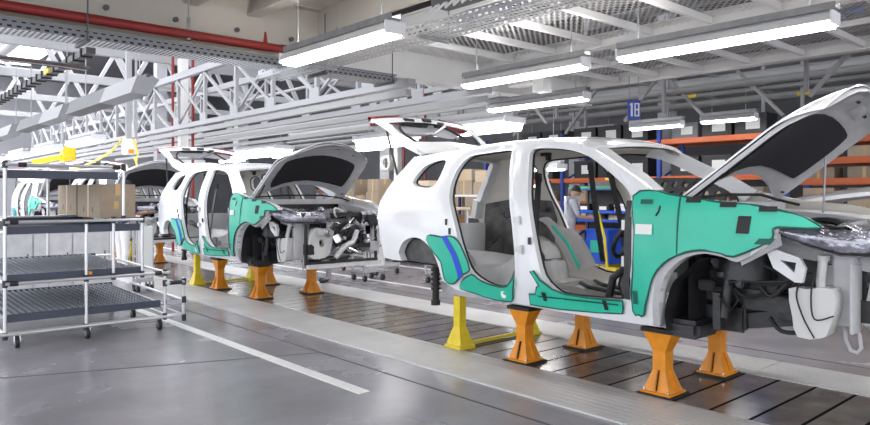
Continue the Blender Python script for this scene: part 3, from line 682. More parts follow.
for k, (a, b, c_, d_) in enumerate((((-2.1, YC - .3, 1.28), (-1.8, YC - .45, 1.30), (-1.5, YC - .3, 1.24), (-1.3, YC - .5, 1.18)), ((-2.0, YC + .5, 1.26), (-1.7, YC + .3, 1.28), (-1.45, YC + .2, 1.22), (-1.25, YC + .1, 1.12)), ((-1.9, YC, 1.26), (-1.6, YC - .1, 1.28), (-1.4, YC - .2, 1.1), (-1.3, YC - .3, .9)), ((-1.35, YC + .1, 1.05), (-1.25, YC - .1, .95), (-1.22, YC + .15, .82), (-1.3, YC + .3, .75)), ((-1.6, YC - .35, 1.02), (-1.5, YC - .4, .92), (-1.42, YC - .30, .84), (-1.38, YC - .1, .84)))):
    MB().tube(smooth_poly([a, b, c_, d_], 5, False), .014 + .004 * (k % 3), 8).build('engine_hose', BLACK if k != 1 else STEEL, car)
# front carrier: upper bar, lower bar, uprights, fan shroud
random.seed(21)
for k in range(64):
    x, y, z = random.uniform(-1.70, -1.16), YC + random.uniform(-.44, .56), random.uniform(.72, 1.22); sz = random.uniform(.03, .085)
    m_ = random.choice((STEEL, CHROME, CHROME, BLACK, DARKP, LGREY, LGREY, FOIL, FOIL, TANK)); mb = MB(); kind = k % 4
    Rr = Matrix.Rotation(random.uniform(0, 3), 3, 'Z') @ Matrix.Rotation(random.uniform(-.6, .6), 3, 'X')
    if kind == 0: mb.box((x, y, z), (sz * 1.6, sz, sz * 1.2), R=Rr, ch=.008); mb.cyl((x, y, z), V((x, y, z)) + Rr @ V((sz * 1.4, 0, 0)), sz * .3, n=8)
    elif kind == 1: mb.lathe([(0, -sz), (sz * .7, -sz), (sz * .8, 0), (sz * .5, sz * .3), (sz * .5, sz), (0, sz)], (x, y, z), 12, axis=random.choice('XYZ'))
    else:
        q = V((x, y, z)); P_ = [q]
        for _ in range(3): q = q + V((random.uniform(-.10, .12), random.uniform(-.16, .16), random.uniform(-.16, .10))); P_.append(V((max(-1.75, min(q.x, -1.16)), YC + max(-.44, min(.55, q.y - YC)), max(q.z, .72))))
        mb.tube(smooth_poly([tuple(p) for p in P_], 4, False), random.uniform(.007, .02), 7)
    mb.build(('junction_box', 'canister', 'hose', 'cable')[kind], m_, car)
mb = MB(); mb.bar((-1.24, YC - .62, 1.21), (-1.24, YC + .62, 1.21), .07, .05); mb.bar((-1.24, YC - .55, .60), (-1.24, YC + .55, .60), .05, .04)
for Y in (YC - .54, YC + .54): mb.bar((-1.25, Y, .58), (-1.25, Y, 1.21), .03, .03)
mb.build('front_carrier', DARKP, car)
mb = MB(); mb.bar((-1.18, YC - .56, .565), (-1.18, YC + .56, .565), .05, .05); mb.build('lower_tie_bar', LGREY, car)
P = smooth_poly([(-.52, .70), (-.50, .98), (-.40, 1.05), (-.22, 1.0), (-.18, .86), (-.24, .70), (-.38, .66)], 2); vs, ts = fill(P, (smooth_poly([(-.36, .80), (-.30, .84), (-.32, .90), (-.38, .88)], 2),), .06)
mb = MB(); shell(mb, vs, ts, lambda u, v, d: (-1.20 - d + .02 * math.sin(14 * u) * math.sin(11 * v), YC + u, v), 0, .10); mb.build('duct_shroud', TANK, car)
mb = MB(); mb.tube(smooth_poly([(-1.18, YC - .15, .66), (-1.16, YC - .02, .80), (-1.18, YC + .12, .86), (-1.2, YC + .2, 1.0)], 5, False), .035, 10); mb.build('coolant_pipe', LGREY, car)
mb = MB(); mb.bar((-1.22, YC + .05, .80), (-1.20, YC + .2, .80), .05, .04, up=(1, 0, 0)); mb.bar((-1.20, YC + .2, .80), (-1.24, YC + .54, .80), .06, .05, up=(1, 0, 0)); mb.build('bumper_beam', DARKP, car)
for k in range(22):
    x, y, z = random.uniform(-2.30, -1.78), YC + random.choice((-1, -1, 1)) * random.uniform(.50, .66), random.uniform(.66, 1.05); sz = random.uniform(.03, .06); mb = MB()
    Rr = Matrix.Rotation(random.uniform(0, 3), 3, 'Z') @ Matrix.Rotation(random.uniform(-.6, .6), 3, 'X')
    if k % 2: mb.box((x, y, z), (sz * 1.8, sz, sz * 1.3), R=Rr, ch=.01); mb.build('junction_box', random.choice((DARKP, BLACK, QDARK)), car)
    else:
        P_ = [(x, y, z), (x + .08, y + random.uniform(-.04, .04), z - random.uniform(-.05, .08)), (x + .2, y, z + random.uniform(-.06, .06)), (min(-1.3, x + .34), y + .02, z + random.uniform(-.02, .1))]
        mb.tube(smooth_poly(P_, 4, False), random.uniform(.006, .014), 7); mb.build('cable', random.choice((BLACK, BLACK, STEEL)), car)
mb = MB(); mb.lathe([(.20, 0), (.21, .02), (.21, .06), (.19, .06)], (-1.31, YC + .1, .90), 24, axis='X')
for k in range(7):
    t = 2 * PI * k / 7; mb.bar((-1.28, YC + .1 + .04 * math.cos(t), .90 + .04 * math.sin(t)), (-1.27, YC + .1 + .19 * math.cos(t), .90 + .19 * math.sin(t)), .06, .008, up=(1, 0, .3))
mb.cyl((-1.31, YC + .1, .9), (-1.25, YC + .1, .9), .045, n=12); mb.build('cooling_fan', DARKP, car)
# near side: crash plate, bracket, loop hook, filler neck, washer tank and tubes
for s in (-1, 1):
    mb = MB(); mb.box((-1.40, YC + s * .56, .90), (.13, .05, .42), ch=.01); mb.box((-1.34, YC + s * .58, .86), (.02, .16, .40), ch=.006); mb.box((-1.5, YC + s * .55, .98), (.10, .03, .12)); mb.build('crash_plate', GREYP, car)
    MB().tube([(-1.42, YC + s * .52, .70), (-1.41, YC + s * .52, .60), (-1.385, YC + s * .52, .545), (-1.35, YC + s * .52, .535), (-1.33, YC + s * .52, .565), (-1.34, YC + s * .52, .64), (-1.37, YC + s * .52, .72)], .012, 8).build('tow_loop', GREYP, car)
    mb = MB()
    P = [(-1.76, 1.12), (-1.70, 1.13), (-1.57, 1.09), (-1.54, 1.03), (-1.555, .945), (-1.60, .945), (-1.72, 1.02)]; Hh = [(-1.68, 1.07), (-1.59, 1.06), (-1.60, 1.00)]
    vs, ts = fill(P, (Hh,), .05); shell(mb, vs, ts, lambda u, v, d: (u, YC + s * (.78 - d), v), 0, .03); mb.build('fender_bracket', LGREY, car)
    mb = MB(); mb.grid(lambda a, b: (-1.90 + .24 * a, YC + s * (.80 + .03 * b), 1.02 + .14 * a + .07 * b), 6, 4); mb.build('fender_flange', LGREY, car)
    for q in range(2): MB().tube(smooth_poly([(-1.56 + .05 * q, YC + s * .72, 1.0), (-1.60 + .08 * q, YC + s * .75, .88), (-1.56 + .06 * q, YC + s * .755, .74), (-1.50 + .1 * q, YC + s * .755, .63 + .14 * q)], 5, False), .005, 6).build('washer_hose', BLACK, car)
mb = MB(); P = smooth_poly([(-1.65, .90), (-1.55, .905), (-1.42, .92), (-1.405, .80), (-1.44, .68), (-1.47, .63), (-1.60, .62), (-1.63, .74)], 2)
vs, ts = fill(P, (), .06); shell(mb, vs, ts, lambda u, v, d: (u, YC - .64 - d * (1 - .2 * abs(u + 1.53) / .12) - .012 * math.sin(18 * u), v), .10, -.06); mb.build('washer_tank', TANK, car)
MB().tube([(-1.49, YC - .66, .86), (-1.50, YC - .66, .95), (-1.50, YC - .62, 1.08)], .026, 10).cyl((-1.50, YC - .62, 1.07), (-1.50, YC - .62, 1.10), .036, n=12).build('filler_neck', TANK, car)
# headlamps still in their film, black foam under
for s in (-1, 1):
    path = [(-1.72, .80), (-1.55, .80), (-1.40, .76), (-1.27, .66), (-1.18, .50), (-1.14, .34)]
    def hl(a, b, d=0.):
        k = a * 5; i = min(4, int(k)); f = k - i; x = path[i][0] + (path[i + 1][0] - path[i][0]) * f; y = path[i][1] + (path[i + 1][1] - path[i][1]) * f
        top = 1.265 - .02 * a; bot = lerp(a, [(0, 1.235), (.2, 1.165), (.45, 1.105), (1, 1.11)])
        bulge = .025 * math.sin(PI * b)
        return (x + bulge * (.2 + .8 * a) - d * .3, YC + s * (y + bulge * (1 - .7 * a) - d), bot + (top - bot) * b)
    h = MB().grid(lambda a, b: hl(a, b), 24, 8).grid(lambda a, b: hl(a, b, .10), 24, 8, flip=True).build('headlamp', GLASSY, car)
    MB().grid(lambda a, b: hl(.05 + .9 * a, .06 + .08 * b, -.006), 16, 3).build('headlamp_trim', DARKP, h)
    MB().grid(lambda a, b: hl(.30 + .6 * a, .56 + .05 * b, -.006), 14, 2).build('daylight_strip', GREYP, h)
    mb = MB(); mb.grid(lambda a, b: (hl(a, 0)[0], hl(a, 0)[1] - s * .01, hl(a, 0)[2] - .025 * b * min(1, 4 * a)), 20, 3); mb.build('headlamp_foam', DARKP, car) if s > 9 else None
MB().grid(lambda a, b: (-1.62 + .38 * a, YC - .62 + .55 * b, 1.255 + .02 * math.sin(13 * a + 5 * b) + .015 * math.sin(9 * b)), 14, 14).build('film_wrap', FOIL, car)

# ---- hood, hinged at the cowl and propped up
hoodL = lambda v: 1.13 - .16 * v * v
dirh = V((math.cos(math.radians(36.5)), 0, math.sin(math.radians(36.5)))); nrmh = V((-dirh.z, 0, dirh.x))
def hood(u, v, d=0.):
    """u along the hood, v across (-1..1), d below the outer skin"""
    L = hoodL(v) * u
    hw = .735 - .03 * u - (.14 * ((u - .72) / .28) ** 2.6 if u > .72 else 0)
    droop = .06 * max(0, (u - .70) / .30) ** 2
    p = V((-2.335, YC, 1.45)) + dirh * L + nrmh * (.115 * (1 - abs(v) ** 1.9) - droop - d) + V((0, hw * v, 0))
    return p
hd = None
hood0 = hood
hood = lambda a, v, d=0.: hood0((lambda q: q + (1 - q) * a)(.15 * (1 - abs(v) ** 2.2)), v, d)
mb = MB(); mb.grid(lambda a, b: hood(a, 2 * b - 1), 26, 26); mb.grid(lambda a, b: hood(a, 2 * b - 1, .012), 26, 26, flip=True, mi=0)
for a in (0, 1): mb.add([hood(a, k / 13 - 1, d) for k in range(27) for d in (0, .012)], [(2 * k, 2 * k + 2, 2 * k + 3, 2 * k + 1) for k in range(26)], 0, True)
for b in (-1, 1): mb.add([hood(k / 26, b, d) for k in range(27) for d in (0, .012)], [(2 * k, 2 * k + 2, 2 * k + 3, 2 * k + 1) for k in range(26)], 0, True)
hd = mb.build('hood', WHITE, car); hood = hood0
ring = [(.0, -.98), (.3, -.99), (.6, -.985), (.8, -.97), (.93, -.9), (.985, -.7), (.99, -.3), (.99, .3), (.985, .7), (.93, .9), (.8, .97), (.6, .985), (.3, .99), (.0, .98), (.04, .86), (.11, .62), (.155, .3), (.165, 0), (.155, -.3), (.11, -.62), (.04, -.86)]
padp = [(.20, -.74), (.40, -.80), (.58, -.79), (.69, -.77), (.725, -.72), (.735, -.4), (.74, 0), (.735, .4), (.72, .70), (.68, .76), (.58, .79), (.40, .80), (.27, .79), (.245, .74), (.25, .5), (.265, 0), (.24, -.5)]
for P, H_, d0, d1, nm, m in ((ring, (smooth_poly(padp, 2),), .022, .05, 'hood_frame', GREYP), (padp, (), .05, .066, 'insulation_pad', PAD)):
    P = smooth_poly(P, 2); vs, ts = fill(P, H_, .06); mb = MB(); shell(mb, vs, ts, lambda u, v, d: hood(u, v, d), d0, d1); mb.build(nm, m, hd, angle=60)
# embossed pads, slots and bumpers on the frame
for u, v, a in ((.84, -.45, .1), (.86, .42, .1), (.9, 0, .06)):
    mb = MB(); mb.grid(lambda p, q: hood(u + .09 * (p - .5), v + .3 * (q - .5), .055 + .008 * math.sin(PI * p) * math.sin(PI * q)), 6, 6); mb.build('frame_emboss', GREYP, hd)
for u, v in ((.82, -.62), (.90, .12), (.90, .2), (.87, .6), (.10, -.9), (.1, .9)):
    mb = MB(); mb.grid(lambda p, q: hood(u + .02 * (p - .5), v + .06 * (q - .5), .0565), 1, 1); mb.build('frame_slot', BLACK, hd)
for s in (-1, 1):
    MB().bar(hood(.0, s * .9, .05), (-2.38, YC + s * .68, 1.36), .04, .02).build('hood_hinge', LGREY, hd)
MB().tube([hood(.52, .86, .04), (-1.93, YC + .64, 1.30)], .008, 6).build('prop_rod', STEEL, hd)
MB().tube([hood(.0, -.86, .05), hood(.16, -.9, .06), hood(.3, -.93, .055)], .010, 6).build('hood_seal', BLACK, hd)

# ---- tailgate, swung up from the roof edge
TG = [(-5.27, 1.905), (-5.45, 2.02), (-5.62, 2.14), (-5.78, 2.245), (-5.88, 2.275), (-5.95, 2.235), (-5.98, 2.14)]
def tail(u, v, d=0.):
    k = u * 6; i = min(5, int(k)); f = k - i
    x = TG[i][0] + (TG[i + 1][0] - TG[i][0]) * f; z = TG[i][1] + (TG[i + 1][1] - TG[i][1]) * f
    hw = lerp(u, [(0, .60), (.5, .70), (.7, .71), (1, .60)])
    return V((x + d * .55 - .02 * (1 - v * v), YC + hw * v, z + .06 * (1 - v * v) - d * .83))
P = smooth_poly([(0, -.97), (.3, -1), (.62, -1), (.9, -.97), (.99, -.8), (1, 0), (.99, .8), (.9, .97), (.62, 1), (.3, 1), (0, .97), (0, 0)], 2); Hw = smooth_poly([(.12, -.80), (.40, -.84), (.50, -.78), (.52, 0), (.50, .78), (.40, .84), (.12, .80), (.10, 0)], 2)
vs, ts = fill(P, (Hw,), .09); mb = MB(); shell(mb, vs, ts, lambda u, v, d: tail(u, v, d), 0, .05); tg = mb.build('tailgate', WHITE, car, angle=60)
for s in (-1, 1):
    mb = MB(); mb.grid(lambda a, b: tail(.60 + .22 * b, s * (.42 + .60 * a), -.012 - .012 * math.sin(PI * b)), 10, 5); mb.grid(lambda a, b: tail(.60 + .22 * b, s * (.42 + .60 * a), .058), 10, 5, flip=True); mb.build('tail_lamp', TAIL, tg)
    MB().bar(tail(.05, s * .9, .04), (-5.2, YC + s * .55, 1.86), .05, .03).build('tailgate_hinge', LGREY, tg)
MB().tube([tail(.45, .92, .05), (-5.40, YC + .72, 1.66)], .012, 8).build('gas_strut', BLACK, tg)
MB().tube([tail(.45, -.92, .05), (-5.40, YC - .72, 1.66)], .012, 8).build('gas_strut', BLACK, tg)
mb = MB()
for u, v, sx, sy in ((.62, -.35, .10, .16), (.64, .02, .12, .14), (.60, .30, .07, .12), (.74, -.1, .07, .2)):
    p = tail(u, v, .075); mb.box(p, (sx, sy, .05), R=Matrix.Rotation(-.55, 3, 'Y'), ch=.01)
mb.build('latch_gear', DARKP, tg)
MB().tube(smooth_poly([tail(.08, -.6, .07), tail(.35, -.72, .08), tail(.58, -.5, .08), tail(.62, -.1, .09), tail(.58, .3, .08), tail(.3, .6, .08)], 4, False), .014, 6).build('tailgate_harness', BLACK, tg)
MB().tube([tail(.30, -.7, .07), tail(.34, -.1, .10), tail(.50, .35, .07)], .018, 6).build('wiper_arm', STEEL, tg)
ORG = V((0, 0, 0))

# ------------------------------------------------------------------ green protective covers
def cover(name, label, poly, rnd=2, off=.014, th=.008):
    global ORG
    P = smooth_poly(poly, rnd); cx = sum(p[0] for p in P) / len(P); cz = sum(p[1] for p in P) / len(P)
    ORG = V(near(cx, cz, off)); t = thing(name, label, 'protective cover', ORG)
    vs, ts = fill(P, (), .06); mb = MB(); shell(mb, vs, ts, lambda u, v, d: near(u, v, d + .003 * math.sin(23 * u + 9 * v)), off + th, off); mb.build('cover_sheet', GREEN, t, angle=60)
    MB().tube([near(x, z, off + th / 2) for x, z in P], .0075, 6, closed=True).build('edge_binding', GEDGE, t)
    return t
def patch(t, nm, m, x0, x1, z0, z1, off=.03, skew=0.):
    MB().grid(lambda a, b: near(x0 + (x1 - x0) * a + skew * b, z0 + (z1 - z0) * b, off), 3, 3).build(nm, m, t)
covers = []
c1 = cover('protective_cover', '', [(-4.718, 1.058), (-4.66, 1.098), (-4.522, 1.085), (-4.4, 1.10), (-4.297, 1.065), (-4.223, .97), (-4.154, .821), (-4.272, .768), (-4.348, .70), (-4.438, .673), (-4.491, .713), (-4.521, .862), (-4.622, .945)])
MB().grid(lambda a, b: near(lerp(a, [(0, -4.50), (.35, -4.37), (.7, -4.31), (1, -4.30)]) + .06 * b, lerp(a, [(0, 1.085), (.35, .93), (.7, .80), (1, .735)]) + .02 * b, .028), 12, 2).build('webbing_strap', BLUE, c1)
c2 = cover('protective_cover', '', [(-4.13, .785), (-4.07, .755), (-3.977, .727), (-3.821, .709), (-3.731, .726), (-3.666, .80), (-3.663, .749), (-3.70, .66), (-3.723, .602), (-3.916, .592), (-4.134, .622), (-4.312, .645), (-4.285, .69), (-4.24, .735)])
MB().grid(lambda a, b: near(-3.795 + .03 * math.cos(2 * PI * a) * b, .648 + .03 * math.sin(2 * PI * a) * b, .027), 14, 2).build('round_eyelet', LABEL, c2)
c3 = cover('protective_cover', '', [(-3.483, .866), (-3.448, .871), (-3.39, .806), (-3.281, .748), (-3.163, .722), (-2.94, .717), (-2.668, .727), (-2.675, .68), (-2.689, .636), (-2.876, .618), (-3.241, .597), (-3.526, .597), (-3.516, .684), (-3.45, .69), (-3.426, .75), (-3.40, .755)], 1)
for x in (-3.36, -2.81): patch(c3, 'buckle', BLACK, x - .018, x + .018, .645, .715)
MB().grid(lambda a, b: near(-3.50 + .80 * a, lerp(a, [(0, .668), (1, .69)]) + .012 * b, .027), 10, 1).build('webbing_strap', GEDGE, c3)
c4 = cover('protective_cover', '', [(-2.60, 1.45), (-2.49, 1.487), (-2.36, 1.465), (-2.237, 1.447), (-2.111, 1.425), (-1.902, 1.403), (-1.761, 1.391), (-1.646, 1.366), (-1.525, 1.328), (-1.436, 1.276), (-1.50, 1.268), (-1.66, 1.268), (-1.68, 1.245), (-1.681, 1.205), (-1.751, 1.155), (-1.897, 1.083), (-1.97, 1.10), (-2.061, 1.112), (-2.15, 1.105), (-2.26, 1.07), (-2.356, 1.005), (-2.43, .91), (-2.465, .80), (-2.519, .647), (-2.56, .645), (-2.60, .665), (-2.575, .95), (-2.566, 1.22)], 2)
patch(c4, 'clear_pocket', LABEL, -2.553, -2.43, 1.195, 1.262)
patch(c4, 'top_pocket', GEDGE, -2.53, -2.44, 1.398, 1.428)
patch(c4, 'lower_pocket', GEDGE, -2.575, -2.545, .72, .81)
patch(c4, 'hook_tape', BLACK, -1.885, -1.81, 1.225, 1.33, skew=.012)
patch(c4, 'nose_pocket', GEDGE, -1.78, -1.69, 1.165, 1.20, skew=.03)
for x, z in ((-2.16, 1.428), (-1.94, 1.402), (-1.71, 1.378)): patch(c4, 'hook_tape', BLACK, x - .05, x + .05, z - .02, z + .012, .028)
MB().tube([near(-2.255, z, .024) for z in (1.445, 1.35, 1.25, 1.15, 1.075)], .005, 6).build('seam', GEDGE, c4)
MB().tube([near(x, z, .026) for x, z in ((-2.41, 1.32), (-2.39, 1.35), (-2.385, 1.385))], .006, 6).build('cord_stub', BLACK, c4)
covers = [c1, c2, c3, c4]

# ------------------------------------------------------------------ floor stands
def post(x, y, kind, top=.495):
    global ORG
    ORG = V((x, y, 0)); t = thing('support_stand', '', 'car stand', ORG)
    def frus(m, z0, z1, a0, b0, a1, b1):
        m.add([(x + s * a, y + r * b, z) for z, a, b in ((z0, a0, b0), (z1, a1, b1)) for s, r in ((-1, -1), (1, -1), (1, 1), (-1, 1))], [(0, 3, 2, 1), (4, 5, 6, 7), (0, 1, 5, 4), (1, 2, 6, 5), (2, 3, 7, 6), (3, 0, 4, 7)])
    pm = ORANGE if kind == 'o' else YELLOW
    if kind == 'o':
        MB().box((x, y, .016), (.27, .27, .02)).build('base_pad', BLACK, t)
        MB().box((x, y, .032), (.235, .235, .014)).build('base_plate', pm, t)
        m = MB(); frus(m, .038, .19, .105, .095, .05, .055); m.build('flared_foot', pm, t)
        m = MB(); frus(m, .19, .33, .05, .055, .05, .055); m.build('column', pm, t)
        m = MB(); frus(m, .33, top - .03, .05, .055, .115, .085); m.build('flared_head', pm, t)
        m = MB()
        for s in (-1, 1): m.bar((x + s * .0, y - .098, .045), (x + s * .0, y - .058, .19), .012, .03)
        m.bar((x + .103, y, .05), (x + .053, y, .19), .012, .02); m.build('rib', pm, t)
        MB().box((x, y, top - .015), (.25, .19, .03)).build('top_pad', BLACK, t)
        for sx, sy in ((-1, -1), (1, -1), (1, 1), (-1, 1)): MB().cyl((x + sx * .095, y + sy * .095, .036), (x + sx * .095, y + sy * .095, .056), .012, n=6).build('bolt', CHROME, t)
    else:
        MB().box((x, y, .02), (.22, .20, .03)).build('base_plate', pm, t)
        m = MB(); frus(m, .035, .20, .10, .085, .045, .045); m.build('flared_foot', pm, t)
        m = MB(); frus(m, .19, top + .0, .042, .042, .042, .042); m.build('column', pm, t)
        m = MB(); m.box((x, y, top - .0), (.07, .07, .012)); m.build('top_pin', STEEL, t)
        for sx, sy in ((-1, -1), (1, -1), (1, 1)): MB().cyl((x + sx * .085, y + sy * .08, .034), (x + sx * .085, y + sy * .08, .05), .01, n=6).build('bolt', CHROME, t)
    ORG = V((0, 0, 0))
    return t
posts = [(post(-2.63, 4.556, 'o'), 'orange stand, aisle side, under the front wheel arch of'), (post(-2.63, 5.39, 'o'), 'orange stand, rack side, under the front wheel arch of'),
         (post(-3.95, 4.556, 'o'), 'orange stand, aisle side, under the middle of'), (post(-3.95, 5.39, 'o'), 'orange stand, rack side, under the middle of'),
         (post(-4.735, 4.52, 'y'), 'yellow stand, aisle side, under the rear of'), (post(-4.735, 5.50, 'y'), 'yellow stand, rack side, under the rear of')]
ORG = V((-4.735, 5.01, .03)); tie = MB().box((-4.735, 5.01, .03), (.05, .80, .03), ch=.006).build('floor_tie_bar', YELLOW); tag(tie, '', 'tie bar'); ORG = V((0, 0, 0))
CN = ['the largest car', 'the second car', 'the third car, behind the cartons', 'the fourth, smallest car']
CL = ['largest white car body on stands, its roof reaching under the long lamp', 'second white car body on the line with its dark lined hood raised',
      'third white car body on the line, hidden behind the carton rack', 'fourth white car body far down the line, mostly hidden by the rack']
KV = ['rear wheel arch', 'rear sill', 'front sill', 'front fender']
for n in range(4):
    dx = -6.21 * n
    for k, t in enumerate([car] + covers + [p for p, _ in posts] + [tie]):
        o = t if n == 0 else copy_tree(t, loc=t.location + V((dx, 0, 0)))
        if k == 0: o['label'] = CL[n]; continue
        if k <= 4:
            o['label'] = 'green padded cover over the %s of %s' % (KV[k - 1], CN[n]); continue
        if k <= 10:
            d_ = posts[k - 5][1]; o['label'] = d_ + ' ' + CN[n]; continue
        o['label'] = 'yellow bar on the floor joining the yellow stands under ' + CN[n]
# ------------------------------------------------------------------ flow rack on casters
FX, BX = -7.55, -9.30
t = thing('flow_rack', 'tall roller flow rack of aluminium tube on casters, carrying cartons', 'flow rack', (-8.4, 2.0, 0)); ORG = V((-8.4, 2.0, 0))
rack_root = t
def jt(p, ax='z'):
    d = {'x': (.035, 0, 0), 'y': (0, .035, 0), 'z': (0, 0, .035)}[ax]
    return MB().cyl(V(p) - V(d), V(p) + V(d), .024, n=10)
def tb(nm, a, b): return MB().tube([a, b], .016, 10).build(nm, ALU, rack_root)
for x in (FX, BX):
    for y, z0, z1 in ((1.26, .1, 1.80), (1.97, .1, 1.20), (2.76, .1, .64)) if x == FX else ((1.26, .1, 1.80), (2.72, .1, 1.22), (2.0, .1, 1.8)):
        tb('upright_tube', (x, y, z0), (x, y, z1))
for y, z0, z1 in ((2.23, .62, 1.20), (2.52, .62, 1.20), (2.33, 1.2, 1.74)): tb('upright_tube', (FX, y, z0), (FX, y, z1))
tb('upright_tube', (FX - .02, 2.97, .08), (FX - .02, 2.97, .55))
for z, y0, y1 in ((1.75, 1.26, 2.30), (1.20, 1.26, 2.52), (.615, 1.26, 2.80), (.135, 1.20, 2.92), (.50, 2.76, 2.97)): tb('cross_tube', (FX + .02, y0, z), (FX + .02, y1, z))
tb('cross_tube', (FX - .05, 1.2, .135), (FX - .05, 2.92, .135))
for z, y0, y1 in ((1.75, 1.26, 2.3), (1.20, 1.26, 2.72), (.70, 1.26, 2.72), (.135, 1.26, 2.8)): tb('cross_tube', (BX, y0, z), (BX, y1, z))
for y, z in ((1.26, 1.74), (2.33, 1.74), (1.26, 1.22), (2.52, 1.22), (2.76, .62), (1.26, .62), (2.78, .25), (1.26, .135), (2.8, .135), (2.95, .135), (2.95, .3)): tb('side_tube', (FX, y, z), (BX, y, z + .03))
for y, z in ((1.26, 1.75), (1.26, 1.2), (1.97, 1.2), (2.23, 1.2), (2.52, 1.2), (2.33, 1.75), (2.33, 1.21), (1.26, .615), (1.97, .615), (2.23, .615), (2.52, .615), (2.76, .615), (1.26, .12), (1.97, .12), (2.76, .14), (2.97, .10), (2.97, .5), (2.76, .5), (2.97, .3)):
    jt((FX, y, z), 'z').build('tube_joint', JOINT, t)
for y, z in ((1.33, 1.2), (1.33, .615), (2.68, .615), (2.84, .5), (2.9, .5), (1.4, 1.75), (2.25, 1.75)): jt((FX + .02, y, z), 'y').build('tube_joint', JOINT, t)
wheelbits = MB().cyl((0, 0, 0), (0, .016, 0), .02, n=8)
ROLL = None; rest = MB()
for z, y1, tr in ((1.66, 2.28, 0), (1.12, 2.50, 0), (.66, 2.52, 1), (.28, 2.72, 1)):
    for x in (FX - .03, BX + .03):
        MB().box((x, (1.28 + y1) / 2, z + (.035 if x < -8 else 0)), (.03, y1 - 1.28, .075)).build('shelf_rail', NAVY, t)
    for k in range(19):
        x = FX - .09 - k * .087; zz = z + (FX - x) * .02
        MB().bar((x, 1.29, zz), (x, y1 - .01, zz), .072, .02).build('track_rail', TRACK, t); m = MB()
        if tr:
            for q in range(int((y1 - 1.32) / .058)):
                y = 1.32 + q * .058
                if z < .5 and k < 4:
                    if ROLL is None: ROLL = MB().cyl((0, -.011, 0), (0, .011, 0), .022, n=10).build('roller', ROLLER, t, org=(0, 0, 0)); r_ = ROLL
                    else: r_ = ROLL.copy(); COL.objects.link(r_)
                    r_.location = V((x, y, zz + .018)) - ORG
                else: rest.cyl((x, y - .011, zz + .018), (x, y + .011, zz + .018), .022, n=7)
tag(rest.build('roller_bed', ROLLER, t), kind='stuff')
def caster(x, y):
    m = MB().cyl((x, y - .016, .056), (x, y + .016, .056), .056, n=18).build('caster_wheel', BLACK, t)
    MB().cyl((x, y - .019, .056), (x, y + .019, .056), .026, n=12).build('wheel_hub', GBIN, m)
    m2 = MB()
    for s in (-1, 1): m2.bar((x, y + s * .024, .056), (x - .012, y + s * .024, .125), .03, .004, up=(0, 1, 0))
    m2.box((x - .01, y, .126), (.06, .06, .008)); m2.build('caster_fork', CHROME, t)
for p in ((FX, 1.36), (FX, 1.98), (FX, 2.70), (-8.47, 2.72), (BX, 1.4), (BX, 2.72)): caster(*p)
MB().box((FX + .03, 2.0, .67), (.012, .03, .03)).build('amber_tag', ORANGE, t)
ORG = V((0, 0, 0))
def carton(label, x0, x1, y0, y1, z0, z1, m=CARD, group=None, tape='x', name='cardboard_box', side=None):
    global ORG
    c = V(((x0 + x1) / 2, (y0 + y1) / 2, z0)); ORG = c
    t = thing(name, label, 'box', c, group=group)
    MB().box((c.x, c.y, (z0 + z1) / 2), (x1 - x0, y1 - y0, z1 - z0), ch=.006).build('carton_body', m, t)
    mb = MB(); w_ = .05
    if tape == 'x':
        mb.box((c.x, c.y, z1 + .001), (x1 - x0 + .004, w_, .002)); mb.box((c.x, y0 - .001, (z0 + z1) / 2), (w_, .002, z1 - z0)); mb.box((x1 + .001, c.y, z1 - .06), (.002, w_, .12))
    else:
        mb.box((c.x, c.y, z1 + .001), (w_, y1 - y0 + .004, .002)); mb.box((c.x, y0 - .001, z1 - .06), (w_, .002, .12))
    mb.build('tape_strip', TAPE, t)
    if side:
        for k in (.3, .7): MB().box((x0 + (x1 - x0) * k, y0 - .0015, z0 + .09), (.05, .001, .06)).build('handling_mark', DGREY, t)
        MB().box((x1 + .0015, y0 + (y1 - y0) * .45, z0 + .14), (.001, .05, .08)).build('orange_sticker', TAPE, t)
    ORG = V((0, 0, 0)); return t
carton('large carton on the flow rack, showing its pale end beside the upright', -8.56, -7.70, 2.14, 2.50, 1.215, 1.575, side=1)
carton('large carton on the flow rack behind the first one', -9.44, -8.60, 2.14, 2.50, 1.23, 1.58, side=1)

# grey cabinet behind the rack
t = thing('steel_cabinet', 'low pale grey steel cabinet behind the flow rack', 'cabinet', (-10.9, 2.4, 0)); ORG = V((-10.9, 2.4, 0))
MB().box((-10.9, 2.35, .50), (.5, 1.5, .92), ch=.01).build('cabinet_body', GSTEEL, t)
for k in range(3):
    d = MB().box((-10.64, 1.86 + k * .49, .50), (.02, .47, .84), ch=.004).build('cabinet_door', LGREY, t)
    MB().box((-10.625, 2.04 + k * .49, .6), (.015, .015, .12)).build('door_handle', DGREY, d)
MB().box((-10.9, 2.35, .02), (.46, 1.46, .04)).build('plinth', DGREY, t)
ORG = V((0, 0, 0))

